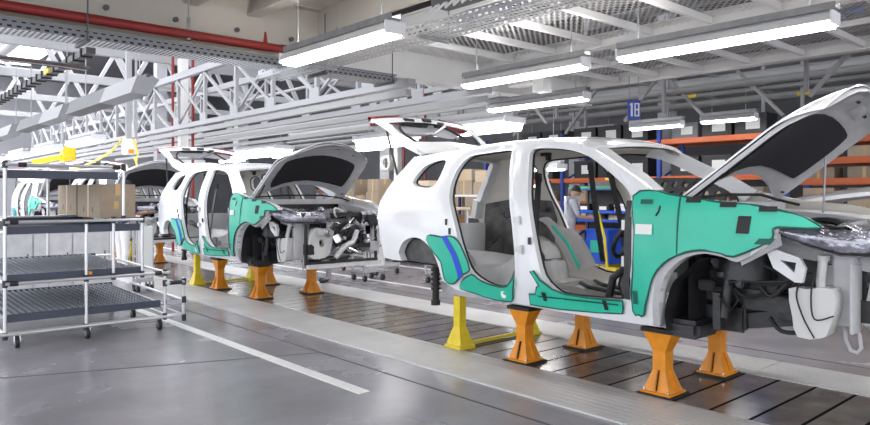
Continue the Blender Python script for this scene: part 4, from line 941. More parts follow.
# ------------------------------------------------------------------ generic parts trolley
def trolley(label, x, y, rz=0., L=.9, Wd=.6, h=.85, panel=True, wheel=BLACK, hub=GBIN, group=None, tyre=.05):
    global ORG
    ORG = V((x, y, 0)); t = thing('parts_trolley', label, 'trolley', ORG, rz, group)
    P = lambda a, b, z: (x + a * L / 2, y + b * Wd / 2, z)
    m = MB()
    for b in (-1, 1): m.bar(P(-1, b, .17), P(1, b, .17), .04)
    for a in (-1, 0, 1): m.bar(P(a, -1, .17), P(a, 1, .17), .04)
    m.build('base_frame', GSTEEL, t)
    for a in (-1, 1):
        for b in (-1, 1): MB().bar(P(a, b, .17), P(a, b, h), .03).build('corner_post', GSTEEL, t)
    m = MB()
    for b in (-1, 1): m.bar(P(-1, b, h), P(1, b, h), .03); m.bar(P(-1, b, h * .55), P(1, b, h * .55), .025)
    for a in (-1, 1): m.bar(P(a, -1, h), P(a, 1, h), .03)
    m.build('top_frame', GSTEEL, t)
    if panel: MB().box((x + L / 2 + .02, y, h * .62), (.02, Wd * .95, h * .78)).build('paper_panel', LABEL, t)
    for a in (-1, 1):
        for b in (-1, 1):
            q = P(a * .95, b * .9, 0)
            wv = MB().cyl((q[0], q[1] - .018, tyre), (q[0], q[1] + .018, tyre), tyre, n=16).build('caster_wheel', wheel, t)
            MB().cyl((q[0], q[1] - .022, tyre), (q[0], q[1] + .022, tyre), tyre * .45, n=10).build('wheel_hub', hub, wv)
            MB().bar((q[0], q[1] + .027, tyre), (q[0], q[1] + .027, .16), .03, .005).bar((q[0], q[1] - .027, tyre), (q[0], q[1] - .027, .16), .03, .005).build('caster_fork', STEEL, t)
    ORG = V((0, 0, 0)); return t
trolley('slim trolley with a white paper panel standing between the two cars', -9.62, 7.0, L=.34, Wd=.42, h=1.1)
trolley('low grey trolley behind the rear end of the largest car', -8.15, 7.75, L=1.0, Wd=.55, h=.55, panel=False)
trolley('low grey trolley behind the nose of the second car', -10.6, 7.75, L=1.1, Wd=.55, h=.6, panel=False)
GRN = mat('green_tyre', (.05, .20, .07), .5); HUBY = mat('yellow_hub', (.75, .6, .03), .4)
trolley('grey trolley on green wheels behind the nose of the largest car', -3.35, 8.75, L=.9, Wd=1.0, h=1.0, panel=False, wheel=GRN, hub=HUBY, tyre=.085)
trolley('slim stand with a white sheet beside the flow rack', -10.75, 3.60, L=.16, Wd=.22, h=.98)
# film wrapped engine parts on the far trolleys
for x, y, z, lb in ((-8.1, 7.75, .58, 'dark gearbox casting on the low trolley behind the largest car'), (-10.6, 7.75, .63, 'dark gearbox casting on the trolley behind the second car nose')):
    ORG = V((x, y, z)); m = MB().box((x, y, z + .12), (.5, .34, .2), ch=.05).cyl((x + .2, y, z + .13), (x + .36, y, z + .13), .11, n=14).cyl((x - .2, y, z + .1), (x - .4, y, z + .1), .07, n=12)
    tag(m.build('gearbox_casting', STEEL), lb, 'gearbox'); ORG = V((0, 0, 0))
# ------------------------------------------------------------------ overhead conveyor truss beyond the deck
def simple(name, label, cat, m, mt, group=None, kind=None):
    o = m.build(name, mt); tag(o, label, cat, group, kind); return o
TP = TRUSSP
def truss(label, y, x0, x1, zl, zu, xs, phase=0):
    global ORG
    ORG = V((x1, y, zl)); t = thing('conveyor_truss', label, 'truss', ORG)
    MB().bar((x0, y, zu), (x1, y, zu), .12, .15).build('top_chord', TRUSSP, t)
    MB().bar((x0, y, zl + .09), (x1 + .5, y, zl + .09), .14, .10).build('bottom_chord', TRUSSP, t)
    MB().bar((x0, y - .06, zl - .10), (x1 + .5, y - .06, zl - .06), .09, .10).build('track_rail', SUPP, t)
    for i, x in enumerate(xs):
        MB().bar((x, y, zl + .15), (x, y, zu), .07, .07).build('vertical_web', TRUSSP, t)
        MB().box((x, y - .05, zl + .2), (.3, .03, .2)).build('gusset_plate', TRUSSP, t)
        if i + 1 < len(xs):
            n_ = xs[i + 1]
            if (i + phase) % 2 == 0:
                MB().bar((x, y - .03, zl + .2), (n_, y - .03, zu - .1), .045, .045).bar((n_, y + .03, zl + .2), (x, y + .03, zu - .1), .045, .045).build('cross_brace', TRUSSP, t)
            else: MB().bar((x, y, zl + .2), (n_, y, zu - .1), .06, .06).build('diagonal_brace', TRUSSP, t)
    ORG = V((0, 0, 0)); return t
xs = [-8.6 - 1.55 * k for k in range(16)]
truss('white steel conveyor truss along the line beyond the cable tray', 6.3, -36, -8.1, 3.0, 4.3, xs)
truss('second white steel truss just behind the conveyor truss', 7.9, -36, -8.1, 3.05, 4.35, [-9.3 - 1.9 * k for k in range(13)], 1)
for k in range(9):
    x = -9.0 - 3.1 * k
    simple('cross_tie', 'white tie bar between the two conveyor trusses', 'tie bar', MB().bar((x, 6.365, 4.3), (x, 7.835, 4.35), .08), TRUSSP, 'tie bars between the conveyor trusses')
# high transverse roof trusses
def roof_truss(x, y0, y1, zl, zu, label):
    global ORG
    ORG = V((x, y0, zl)); t = thing('roof_truss', label, 'roof truss', ORG, group='white roof trusses across the hall')
    MB().bar((x, y0, zl), (x, y1, zl), .2, .22).build('bottom_chord', TRUSSP, t); MB().bar((x, y0, zu), (x, y1, zu), .2, .22).build('top_chord', TRUSSP, t)
    n = int((y1 - y0) / 2.0)
    for k in range(n):
        a, b = y0 + (y1 - y0) * k / n, y0 + (y1 - y0) * (k + 1) / n
        MB().bar((x, a, zl), (x, (a + b) / 2, zu), .13).bar((x, (a + b) / 2, zu), (x, b, zl), .13).build('diagonal_web', TRUSSP, t)
    ORG = V((0, 0, 0))
for x in (-14.5, -19, -24, -29.5, -36): roof_truss(x, -7, 14, 5.2, 7.2, 'white lattice roof truss spanning the hall high beyond the deck')
for y in (-1.5, 1.2, 3.9): simple('roof_girder_pipe', 'white pipe high along the hall beyond the deck', 'pipe', MB().tube([(-40, y, 5.7), (-11, y, 5.7)], .13, 12), TRUSSP, 'white pipes high along the hall')
# grey ducts hung over the aisle side
for x0, x1, lb in ((-15.0, -11.1, 'largest two tone grey duct hood hanging beyond the cable tray'), (-19.8, -15.6, 'middle two tone grey duct hood hanging in the row'), (-25.5, -20.8, 'smallest two tone grey duct hood hanging in the row')):
    ORG = V(((x0 + x1) / 2, 3.75, 3.2)); t = thing('duct_hood', lb, 'duct', ORG)
    xm = x0 + (x1 - x0) * .58; pr = [(-.22, -.14), (.05, -.16), (.22, .10), (.12, .16), (-.12, .14)]
    MB().prism(pr, lambda u, v, d: (d, 3.75 + u, 3.2 + v), x0, xm).build('dark_section', DUCTD, t)
    MB().prism(pr, lambda u, v, d: (d, 3.75 + u, 3.2 + v), xm, x1).build('pale_section', DUCTL, t)
    MB().bar((x0, 3.8, 3.36), (x1, 3.8, 3.36), .06, .05).build('top_rail', DGREY, t)
    for x in (x0 + .4, x1 - .4): MB().cyl((x, 3.8, 3.37), (x, 3.8, 5.2), .01, n=6).build('hanging_rod', STEEL, t)
    ORG = V((0, 0, 0))
ORG = V((-11, 2.24, 3.1)); t = thing('hanging_cable_chain', 'dark cable chain slanting along the aisle under the tray', 'cable', ORG)
MB().bar((-16, 2.24, 3.1), (-8.4, 2.24, 3.1), .10, .07).build('chain_channel', DGREY, t)
for k in range(22): MB().box((-8.6 - k * .32, 2.24, 3.1), (.04, .13, .10)).build('chain_link', BLACK, t)
MB().box((-10.2, 2.18, 3.1), (.22, .03, .06)).build('yellow_tag', YELLOW, t)
ORG = V((0, 0, 0))
# fibre conduit bunch under the tray
for k, m_ in enumerate((DGREY, RED, LABEL, DGREY)):
    simple('conduit_pipe', ['dark conduit under the cable tray', 'red conduit under the cable tray', 'white conduit under the cable tray', 'second dark conduit under the cable tray'][k], 'conduit', MB().tube([(-8.5 - .06 * k, .3, 2.93), (-8.5 - .06 * k, 1.95, 2.93), (-8.7 - .06 * k, 2.3, 2.95)], .018, 6), m_)
# drop post with box and yellow rope
ORG = V((-14.6, 4.6, 2.1)); t = thing('drop_post', 'white drop post with a control box over the aisle', 'post', ORG)
MB().bar((-14.6, 4.6, 2.35), (-14.6, 4.6, 5.2), .10).bar((-14.6, 4.75, 2.35), (-14.6, 4.75, 5.2), .04).build('post_tube', TRUSSP, t)
MB().box((-14.55, 4.6, 2.45), (.22, .24, .32), ch=.02).build('control_box', WPANEL, t)
MB().box((-14.43, 4.6, 2.35), (.02, .1, .08)).build('amber_button', ORANGE, t)
ORG = V((0, 0, 0))
simple('lift_rope', 'yellow lifting rope sagging from the white drop post', 'rope', MB().tube(smooth_poly([(-14.40, 4.40, 2.6), (-14.7, 4.3, 2.35), (-15.2, 4.0, 2.1), (-15.6, 3.7, 1.95)], 4, False), .022, 6), YROPE)
simple('lift_rope', 'yellow knotted rope hanging straight down from the drop post', 'rope', MB().tube(smooth_poly([(-14.34, 4.62, 2.6), (-14.4, 4.72, 2.3), (-14.4, 4.68, 2.2), (-14.4, 4.72, 2.02)], 4, False), [.022] * 8 + [.05] * 1 + [.022] * 4, 6), YROPE)
ORG = V((-23, 5, 2.5)); t = thing('hoist_arm', 'yellow hoist arm hanging far down the line', 'hoist', ORG)
MB().bar((-23.3, 4.6, 2.45), (-22.9, 5.3, 2.62), .16, .14).build('jib', YELLOW, t); MB().box((-22.85, 5.45, 2.7), (.45, .35, .45), ch=.03).build('motor_case', YELLOW, t); MB().cyl((-22.9, 5.4, 2.9), (-22.9, 5.4, 5.2), .02, n=8).build('hanger_rod', STEEL, t)
ORG = V((0, 0, 0))
# side conveyor tubes and sheets in the bright aisle
for k in range(5):
    y, z = 8.65 + .5 * k, 3.15 + .28 * (k % 3)
    simple('busbar_rail', 'pale busbar rail along the line beyond the second car', 'rail', MB().bar((-34, y, z), (-9.5, y, z), .07, .10), SUPP, 'busbar rails beyond the second car')
# columns and red risers
for k, (x, y, w_) in enumerate(((-18.0, 14.0, .5), (-13.0, 17.5, .4), (-24.5, 8.8, .35), (-29, 14, .5), (-9.4, 16.5, .35))):
    o = MB().box((x, y, 4.6), (w_, w_, 9.2)); struct(o.build('column', COLUMN))
struct(MB().bar((-17.1, 13.6, 0), (-17.1, 13.6, 9), .18).build('column', WSTEEL)); struct(MB().bar((-17.6, 6.9, 0), (-17.6, 6.9, 5), .2).build('column', WSTEEL))
for k, (x, y) in enumerate(((-17.9, 6.75), (-16.6, 6.75), (-16.3, 13.2), (-15.3, 13.2))):
    simple('riser_pipe', ['red riser pipe beside the white column', 'second red riser pipe beside the white column', 'red riser pipe behind the open tailgate', 'second red riser pipe behind the open tailgate'][k], 'pipe', MB().cyl((x, y, 0), (x, y, 7), .036, n=10), RED)
# extractor fan on the column
ORG = V((-17.5, 13.65, 2.5)); t = thing('wall_fan', 'grey round fan fixed to the column behind the tailgate', 'fan', ORG)
MB().box((-17.45, 13.45, 2.5), (.5, .25, .5), ch=.03).build('fan_case', GSTEEL, t); MB().lathe([(.2, 0), (.21, -.05), (.17, -.06)], (-17.3, 13.32, 2.5), 20, axis='Y').build('fan_ring', LABEL, t)
m = MB(); 
for k in range(4): m.bar((-17.3, 13.28, 2.5), (-17.3 + .17 * math.cos(k * PI / 2), 13.28, 2.5 + .17 * math.sin(k * PI / 2)), .05, .01)
m.build('fan_blades', DGREY, t); ORG = V((0, 0, 0))

# service pipes in the dark upper hall
random.seed(3)
for k in range(16):
    y = 11.2 + .465 * k; z = random.choice((3.3, 3.6, 3.9, 4.25, 4.6, 5.0)); r = random.choice((.05, .07, .09, .13))
    ORG = V((-8, y, z)); o = simple('hanging_pipe', 'grey service pipe along the dark upper hall', 'pipe', MB().tube([(-30 + random.random() * 8, y, z), (3, y, z)], r, 10), random.choice((PIPE, PIPE, PIPED, SUPP)), 'grey service pipes in the upper hall')
    if k % 3 == 0: MB().box((-11 + k * .6, y - r - .005, z), (.26, .012, .07)).build('yellow_marker', YELLOW, o)
    ORG = V((0, 0, 0))
for k in range(9):
    x = -14 + k * 1.75; z = random.choice((4.075, 4.425))
    simple('hanging_cross_strut', 'grey strut across the service pipes', 'strut', MB().bar((x, 11.16, z), (x + random.uniform(-.4, .4), 19, z), .05), SUPP, 'grey struts across the service pipes')
for k in range(16):
    x = -15.15 + k * .98 + random.uniform(-.2, .2); y = 11.4325 + .465 * random.choice((1, 3, 6, 7))
    simple('hanger_strut', 'grey vertical hanger for the service pipes', 'hanger', MB().bar((x, y, 3.14), (x, y, 6.5), .06), SUPP, 'grey vertical hangers for the service pipes')
for k in range(12):
    x = -14.5 + k * 1.3; y = 11.4325 + .465 * (0, 2, 4, 5)[k % 4]
    simple('hanging_brace', 'grey diagonal brace among the service pipes', 'brace', MB().bar((x, y, 3.0), (x + random.choice((-.9, .9)), y, 3.98), .06), SUPP, 'grey diagonal braces among the service pipes')
simple('hanging_blue_pipe', 'pale blue shining pipe high behind the raised hood', 'pipe', MB().tube([(-6.2, 11.43, 4.2), (-2.2, 11.43, 4.2)], .07, 10), mat('pale_blue_pipe', (.35, .55, .9), .3))

truss('grey support truss above the number sign and the orange rack', 11.05, -16, 2.5, 3.75, 4.75, [2 - 1.3 * k for k in range(14)])
# number sign
ORG = V((-6.3, 10.1, 2.9)); rzs = math.radians(-35)
t = thing('number_sign', 'blue hanging sign with the white number 18', 'sign', ORG, 0)
Rz = Matrix.Rotation(rzs, 3, 'Z')
def sp_(u, v, d): return V((-6.3, 10.0, 2.88)) + Rz @ V((d, u, v))
MB().prism([(-.11, -.16), (.11, -.16), (.11, .16), (-.11, .16)], lambda u, v, d: sp_(u, v, d), -.008, .008).build('sign_plate', SIGNB, t)
def glyph(strokes, u0):
    m = MB()
    for (a, b, c_, d_) in strokes: m.prism([(u0 + a, b), (u0 + c_, b), (u0 + c_, d_), (u0 + a, d_)], lambda u, v, d: sp_(u, v, d), .009, .013)
    return m
glyph([(.018, -.11, .05, .11), (.0, .07, .02, .10)], -.075).build('digit_one', LABEL, t)
glyph([(0, -.11, .022, .11), (.063, -.11, .085, .11), (.02, .09, .065, .11), (.02, -.01, .065, .012), (.02, -.11, .065, -.09)], .005).build('digit_eight', LABEL, t)
MB().cyl(sp_(-.08, .16, 0), sp_(-.08, .55, 0), .006, n=6).build('sign_wire', STEEL, t); MB().cyl(sp_(.08, .16, 0), sp_(.08, .55, 0), .006, n=6).build('sign_wire', STEEL, t)
ORG = V((0, 0, 0))

# ------------------------------------------------------------------ pallet racks with bins
def pallet_rack(label, x0, x1, y, levels, bay=2.6, depth=1.0, um=RBLUE):
    global ORG
    ORG = V((x0, y, 0)); t = thing('pallet_rack', label, 'pallet rack', ORG)
    n = max(1, round((x1 - x0) / bay)); H_ = levels[-1] + .3
    for i in range(n + 1):
        x = x0 + (x1 - x0) * i / n
        for yy in (y, y + depth): MB().bar((x, yy, 0), (x, yy, H_), .10, .08).build('upright', um, t)
        m = MB()
        for k in range(int(H_ / .8)): m.bar((x, y, .2 + .8 * k), (x, y + depth, .6 + .8 * k), .04)
        m.build('lattice_brace', um, t)
    for z in levels:
        for i in range(n):
            a, b = x0 + (x1 - x0) * i / n + .05, x0 + (x1 - x0) * (i + 1) / n - .05
            for yy in (y, y + depth): MB().bar((a, yy, z - .055), (b, yy, z - .055), .05, .11).build('beam', RORANGE, t)
            MB().box(((a + b) / 2, y + depth / 2, z - .01), (b - a, depth, .02)).build('shelf_board', DGREY, t)
    ORG = V((0, 0, 0))
LV = (.75, 1.32, 1.88, 2.68)
pallet_rack('orange and blue pallet rack behind the largest car and the number sign', -13.2, -5.3, 13.6, LV)
pallet_rack('orange and blue pallet rack behind the raised hood', -4.9, 2.9, 12.6, (.7, 1.25, 1.75, 2.1, 2.45))
def bin_proto(name, label, mt, sx, sy, sz, card=True):
    t = thing(name, label, 'bin', (0, 0, 0)); m = MB(); w_ = .015
    m.box((0, 0, w_ / 2), (sx, sy, w_)); m.box((0, -sy / 2, sz / 2), (sx, w_, sz)); m.box((0, sy / 2, sz / 2), (sx, w_, sz)); m.box((-sx / 2, 0, sz / 2), (w_, sy, sz)); m.box((sx / 2, 0, sz / 2), (w_, sy, sz))
    m.build('bin_shell', mt, t)
    MB().box((0, -sy / 2 - .012, sz - .03), (sx + .02, .02, .04)).box((0, sy / 2 + .012, sz - .03), (sx + .02, .02, .04)).box((-sx / 2, 0, sz - .03), (.02, sy + .04, .04)).box((sx / 2, 0, sz - .03), (.02, sy + .04, .04)).build('bin_rim', mt, t)
    if card: MB().box((.05, -sy / 2 - .012, sz * .5), (sx * .45, .006, sz * .5)).build('bin_label', LABEL, t)
    return t
protos = [(bin_proto('storage_bin', '', BIN, .62, .5, .42), 'black storage bin with a white label on the orange rack', .42),
          (bin_proto('storage_bin', '', GBIN, .58, .5, .34), 'grey storage bin on the orange rack', .34),
          (bin_proto('storage_bin', '', BLUEBIN, .5, .45, .28, False), 'blue storage bin on the orange rack', .28)]
random.seed(5); used = [0, 0, 0]
for x0, x1, y, lv in ((-13.2, -5.3, 14.05, LV), (-4.9, 1.0, 13.05, (.7, 1.25, 1.75, 2.1, 2.45))):
    for li, z in enumerate(lv):
        gap = (lv[li + 1] - z - .14) if li + 1 < len(lv) else 1.2
        x = x0 + .45
        while x < x1 - .35:
            k = random.choices((0, 1, 2, 3), (7, 3, .4, 2))[0]
            if any(abs(x - q) < .42 for q in (-13.2, -10.57, -7.93, -5.3, -4.9, -2.3, .3)): x += .1; continue
            if random.random() < .14: x += .5; continue
            if k == 3 or protos[min(k, 2)][2] > gap:
                h = min(gap - .02, random.uniform(.22, .4))
                if h > .12: carton('cardboard box among the bins on the orange rack', x - .25, x + .25, y - .25, y + .2, z + .003, z + h, random.choice((CARD, CARDL)), 'cardboard boxes on the orange racks')
            else:
                pr, lb, hh = protos[k]; loc = V((x, y, z + .003))
                if used[k] == 0: o = pr; o.location = loc; o['label'] = lb; o['group'] = lb.split(' on the')[0] + 's on the orange racks'
                else: o = copy_tree(pr, loc=loc)
                used[k] += 1
            x += .70

# ------------------------------------------------------------------ carton shelves beyond the line
def bench(label, x0, x1, y, z, top, depth=.7, name='work_bench', cat='bench', legm=GSTEEL, under=None):
    global ORG
    ORG = V(((x0 + x1) / 2, y, 0)); t = thing(name, label, cat, ORG)
    MB().box(((x0 + x1) / 2, y, z - .025), (x1 - x0, depth, .05), ch=.006).build('bench_top', top, t)
    for x in (x0 + .06, x1 - .06):
        for yy in (y - depth / 2 + .05, y + depth / 2 - .05): MB().bar((x, yy, 0), (x, yy, z - .05), .05).build('bench_leg', legm, t)
    MB().box(((x0 + x1) / 2, y, .35), (x1 - x0 - .1, depth - .08, .03)).build('lower_shelf', DGREY, t)
    if under: MB().box(((x0 + x1) / 2, y + depth / 2 - .04, z * .5), (x1 - x0 - .12, .02, z * .75)).build('back_panel', under, t)
    ORG = V((0, 0, 0)); return t
bench('long tan bench behind the second car with cartons on it', -15.5, -9.9, 9.4, 1.22, CARDL, under=WOOD)
bench('blue framed carton shelf seen through the rear door opening of the largest car', -11.9, -10.3, 11.0, 1.48, WPANEL, legm=RBLUE, name='carton_shelf', cat='shelf')
bench('low blue framed bench behind the carton shelf', -14.6, -11.2, 12.3, .95, WPANEL, legm=RBLUE)
bench('tan bench by the grey column behind the tailgate', -20, -15.6, 12.6, 1.12, CARDL, under=WOOD)
random.seed(11)
for x0, x1, y, z, g in ((-15.3, -10.1, 9.4, 1.223, 'cartons on the long tan bench'), (-14.4, -11.4, 12.3, .953, 'cartons on the blue framed bench'), (-11.85, -10.3, 11.0, 1.483, 'cartons on the tall carton shelf'), (-19.8, -15.9, 12.6, 1.123, 'cartons on the tan bench by the column')):
    x = x0
    lb = {'c': 'carton standing on the long tan bench behind the second car', 'b': 'carton on the low blue framed bench', 's': 'carton on the tall carton shelf behind the largest car', 't': 'carton on the tan bench by the grey column'}['c' if 'long' in g else 'b' if 'blue' in g else 's' if 'tall' in g else 't']
    while x < x1 - .5:
        w_ = random.uniform(.38, .62); h = random.uniform(.2, .4)
        if random.random() < .8:
            carton(lb, x, x + w_, y - .22, y + .24, z, z + h, random.choice((CARD, CARDL)), g)
            if random.random() < .75: carton(lb, x + .03, x + w_ - .03, y - .2, y + .2, z + h + .003, z + h + random.uniform(.22, .36), random.choice((CARD, CARDL)), g)
        x += w_ + .04
for x, w_ in ((-10.35, .42),):
    simple('blue_bin', 'bright blue box seen under the second car hood', 'bin', MB().box((x, 9.0, 1.33), (w_, .3, .2), ch=.01), BLUEBIN)

# ------------------------------------------------------------------ work station seen through the front door opening
ORG = V((-7.6, 11.5, 0)); t = thing('work_station', 'dark work station with blue edged shelves in front of the worker', 'work station', ORG)
for x in (-8.6, -6.5):
    for y in (11.3, 11.9): MB().bar((x, y, 0), (x, y, 1.62), .05).build('frame_post', DGREY, t)
for z in (.55, .95, 1.12, 1.58):
    MB().box((-7.55, 11.6, z), (2.1, .62, .03)).build('shelf', DGREY, t); MB().box((-7.55, 11.285, z + .02), (2.1, .012, .05)).build('blue_edge_strip', BLUEBIN, t)
MB().box((-7.55, 11.92, 1.0), (2.1, .02, 1.5)).build('back_board', DGREY, t)
MB().bar((-8.6, 11.3, 1.62), (-6.5, 11.3, 1.62), .06, .05).build('head_rail', mat('green_rail', (.03, .25, .12), .5), t)
ORG = V((0, 0, 0))
for k, x in enumerate((-8.35, -7.9, -7.4, -6.9)):
    o = bin_proto('small_bin', ['black open bin at the end of the work station shelf', 'second black open bin on the work station shelf', 'white lined bin on the work station shelf', 'black open bin by the frame post of the work station'][k], (BIN, BIN, WPANEL, BIN)[k], .36, .35, .16); o.location = (x, 11.55, 1.138)
for k, (x, m_) in enumerate(((-8.1, LABEL), (-7.6, CARDL), (-7.15, LABEL))):
    simple('parts_box', ['white parts box on the work station ledge', 'tan parts box on the work station ledge', 'second white parts box on the work station ledge'][k], 'box', MB().box((x, 11.5, 1.05 - .02), (.26, .25, .12), ch=.008), m_)
ORG = V((-7.45, 10.85, 0)); t = thing('blue_crate', 'large blue crate with a green label below the work station', 'crate', ORG)
MB().box((-7.45, 10.85, .50), (.50, .5, .60), ch=.02).build('crate_body', BLUEBIN, t); MB().box((-7.45, 10.595, .52), (.28, .006, .22)).build('crate_label', GREEN, t)
MB().box((-7.45, 10.85, .82), (.54, .54, .04), ch=.01).build('crate_rim', BLUEBIN, t); ORG = V((0, 0, 0))
ORG = V((-7.4, 10.85, 0)); t = thing('yellow_trolley', 'yellow tube trolley frame around the blue crate', 'trolley', ORG)
m = MB()
for y in (10.5, 11.2): m.bar((-7.9, y, .14), (-6.95, y, .14), .07)
for x in (-7.9, -6.95): m.bar((x, 10.5, .14), (x, 11.2, .14), .07)
m.build('base_frame', YELLOW, t); MB().tube([(-7.15, 10.48, .14), (-7.2, 10.48, .7), (-7.35, 10.46, 1.2)], .026, 8).build('handle_tube', YELLOW, t)
for x in (-7.8, -7.05):
    for y in (10.55, 11.15): MB().cyl((x, y - .02, .06), (x, y + .02, .06), .06, n=14).build('caster_wheel', BLACK, t)
ORG = V((0, 0, 0))
ORG = V((-8.6, 10.2, 0)); t = thing('white_board_easel', 'white board on a black frame beside the worker', 'board', ORG)
Rb = Matrix.Rotation(.25, 3, 'Z')
MB().box((-9.1, 10.55, 1.05), (.9, .03, 1.25), rz=.25).build('board', WPANEL, t)
MB().bar((-8.66, 10.66, .02), (-8.62, 10.68, 1.75), .04).bar((-9.55, 10.44, .02), (-9.52, 10.46, 1.75), .04).bar((-8.9, 10.2, .02), (-8.62, 10.68, 1.72), .04).build('easel_frame', BLACK, t); ORG = V((0, 0, 0))
simple('brown_board', 'brown wooden board leaning in front of the white board', 'board', MB().box((-8.55, 10.35, .72), (.34, .03, 1.4), R=Matrix.Rotation(.3, 3, 'Z') @ Matrix.Rotation(-.12, 3, 'X')), WOOD)
luminaire('bench lamp hanging over the white board, seen through the front door', -9.4, -8.1, 10.4, 1.98, top=3.2, wd=.34, name='bench_lamp')
ORG = V((-7.1, 11.15, 1.2)); t = thing('spray_bottle', 'pale blue bottle standing on the work station', 'bottle', (-7.16, 11.38, 1.137)); ORG = V((-7.16, 11.38, 1.137))
MB().lathe([(0, 0), (.05, 0), (.05, .16), (.025, .20), (.02, .24)], (-7.16, 11.38, 1.137), 14).build('bottle_body', mat('pale_blue_plastic', (.55, .72, .85), .3), t); MB().box((-7.16, 11.36, 1.39), (.04, .08, .04), ch=.008).build('spray_head', LABEL, t)
ORG = V((0, 0, 0))

# ------------------------------------------------------------------ objects behind the nose of the largest car
ORG = V((-4.5, 8.4, 0)); t = thing('foam_tray_cart', 'black foam tray with round holes on a stand behind the cowl', 'tray cart', ORG)
holes = [[(-5.05 + .155 * i + .045 * math.cos(k * PI / 4), 1.475 + .13 * j + .045 * math.sin(k * PI / 4)) for k in range(8)] for i in range(7) for j in range(2)]
vs, ts = fill([(-5.15, 1.39), (-4.0, 1.39), (-4.0, 1.68), (-5.1, 1.70)], holes, .08)
mb = MB(); shell(mb, vs, ts, lambda u, v, d: (u, 8.4 - d + (v - 1.4) * .5, v), 0, -.06); mb.build('foam_tray', BIN, t)
for x in (-5.0, -4.1):
    for y in (8.4, 8.9): MB().bar((x, y, 0), (x, y, 1.4), .05).build('stand_leg', GSTEEL, t)
MB().box((-4.55, 8.65, 1.37), (1.1, .6, .03)).build('stand_top', GSTEEL, t); ORG = V((0, 0, 0))
ORG = V((-3.0, 9.4, 1.1)); t = thing('roof_panel_rack', 'white curved roof panel resting on a tube rack behind the hood', 'panel rack', (-3.0, 9.6, 0)); ORG = V((-3.0, 9.6, 0))
mb = MB(); fp = lambda a, b, d=0: (-4.1 + 3.2 * a, 9.3 + 1.0 * b, 1.27 + .34 * math.sin(PI * min(1, a * .75 + .02)) ** .8 - .08 * (2 * b - 1) ** 2 - d)
mb.grid(lambda a, b: fp(a, b), 20, 8); mb.grid(lambda a, b: fp(a, b, .05), 20, 8, flip=True)
for b in (0, 1): mb.add([fp(k / 20, b, d) for k in range(21) for d in (0, .05)], [(2 * k, 2 * k + 2, 2 * k + 3, 2 * k + 1) for k in range(20)], 0, True)
mb.build('curved_panel', WHITE, t)
for x in (-3.9, -2.6, -1.3):
    for y in (9.4, 10.2): MB().bar((x, y, 0), (x, y, 1.25), .05).build('rack_post', GSTEEL, t)
for z in (1.2, .95): MB().tube([(-4.1, 9.35, z), (-.9, 9.35, z)], .028, 8).tube([(-4.1, 10.2, z), (-.9, 10.2, z)], .028, 8).build('rack_tube', ALU, t)
MB().bar((-4.1, 9.4, .5), (-.9, 9.4, .5), .05).build('lower_bar', GSTEEL, t)
ORG = V((0, 0, 0))
for k in range(5):
    simple('cardboard_tube', 'cardboard tube standing by the tube rack behind the car nose', 'tube', MB().cyl((-3.70 + .21 * k, 8.95, 1.02), (-3.70 + .21 * k, 8.95, 1.27), .10, n=14), CARDL, 'cardboard tubes by the tube rack')
0 and simple('pink_bag', 'pink bag standing on the rack ledge behind the hood', 'bag', MB().lathe([(0, 1.76), (.11, 1.76), (.12, 1.9), (.07, 2.05), (.02, 2.1)], (-3.05, 12.9, -.008), 12), PINK)
simple('yellow_lance', 'thin yellow lance lying behind the windscreen opening', 'pole', MB().tube([(-6.3, 9.2, 1.72), (-4.8, 8.9, 1.52)], .018, 6), YROPE)
simple('blue_sack', 'blue sack behind the engine bay of the largest car', 'bag', MB().lathe([(0, 0), (.16, 0), (.18, .12), (.12, .24), (0, .28)], (-3.62, 8.45, 1.02), 14), BLUEBIN)
# ------------------------------------------------------------------ people
def skin_mesh(chains, sub=1):
    """chains: list of [(x,y,z,r)...], each joined to the previous ones where its first point repeats an existing one"""
    bm_v = []; edges = []; rad = []; idx = {}
    for ch in chains:
        prev = None
        for (x, y, z, r) in ch:
            k = (round(x, 4), round(y, 4), round(z, 4))
            if k not in idx: idx[k] = len(bm_v); bm_v.append((x, y, z)); rad.append(r)
            if prev is not None and prev != idx[k]: edges.append((prev, idx[k]))
            prev = idx[k]
    me = bpy.data.meshes.new('tmp'); me.from_pydata(bm_v, edges, []); o = bpy.data.objects.new('tmp', me); COL.objects.link(o)
    m = o.modifiers.new('s', 'SKIN'); m.use_smooth_shade = True
    sv = me.skin_vertices[0].data
    for i, r in enumerate(rad): sv[i].radius = (r, r)
    sv[0].use_root = True
    ss = o.modifiers.new('d', 'SUBSURF'); ss.levels = sub; ss.render_levels = sub
    dg = bpy.context.evaluated_depsgraph_get(); ev = o.evaluated_get(dg).to_mesh()
    res = ([tuple(v.co) for v in ev.vertices], [list(p.vertices) for p in ev.polygons])
    o.evaluated_get(dg).to_mesh_clear(); bpy.data.objects.remove(o); bpy.data.meshes.remove(me)
    return res
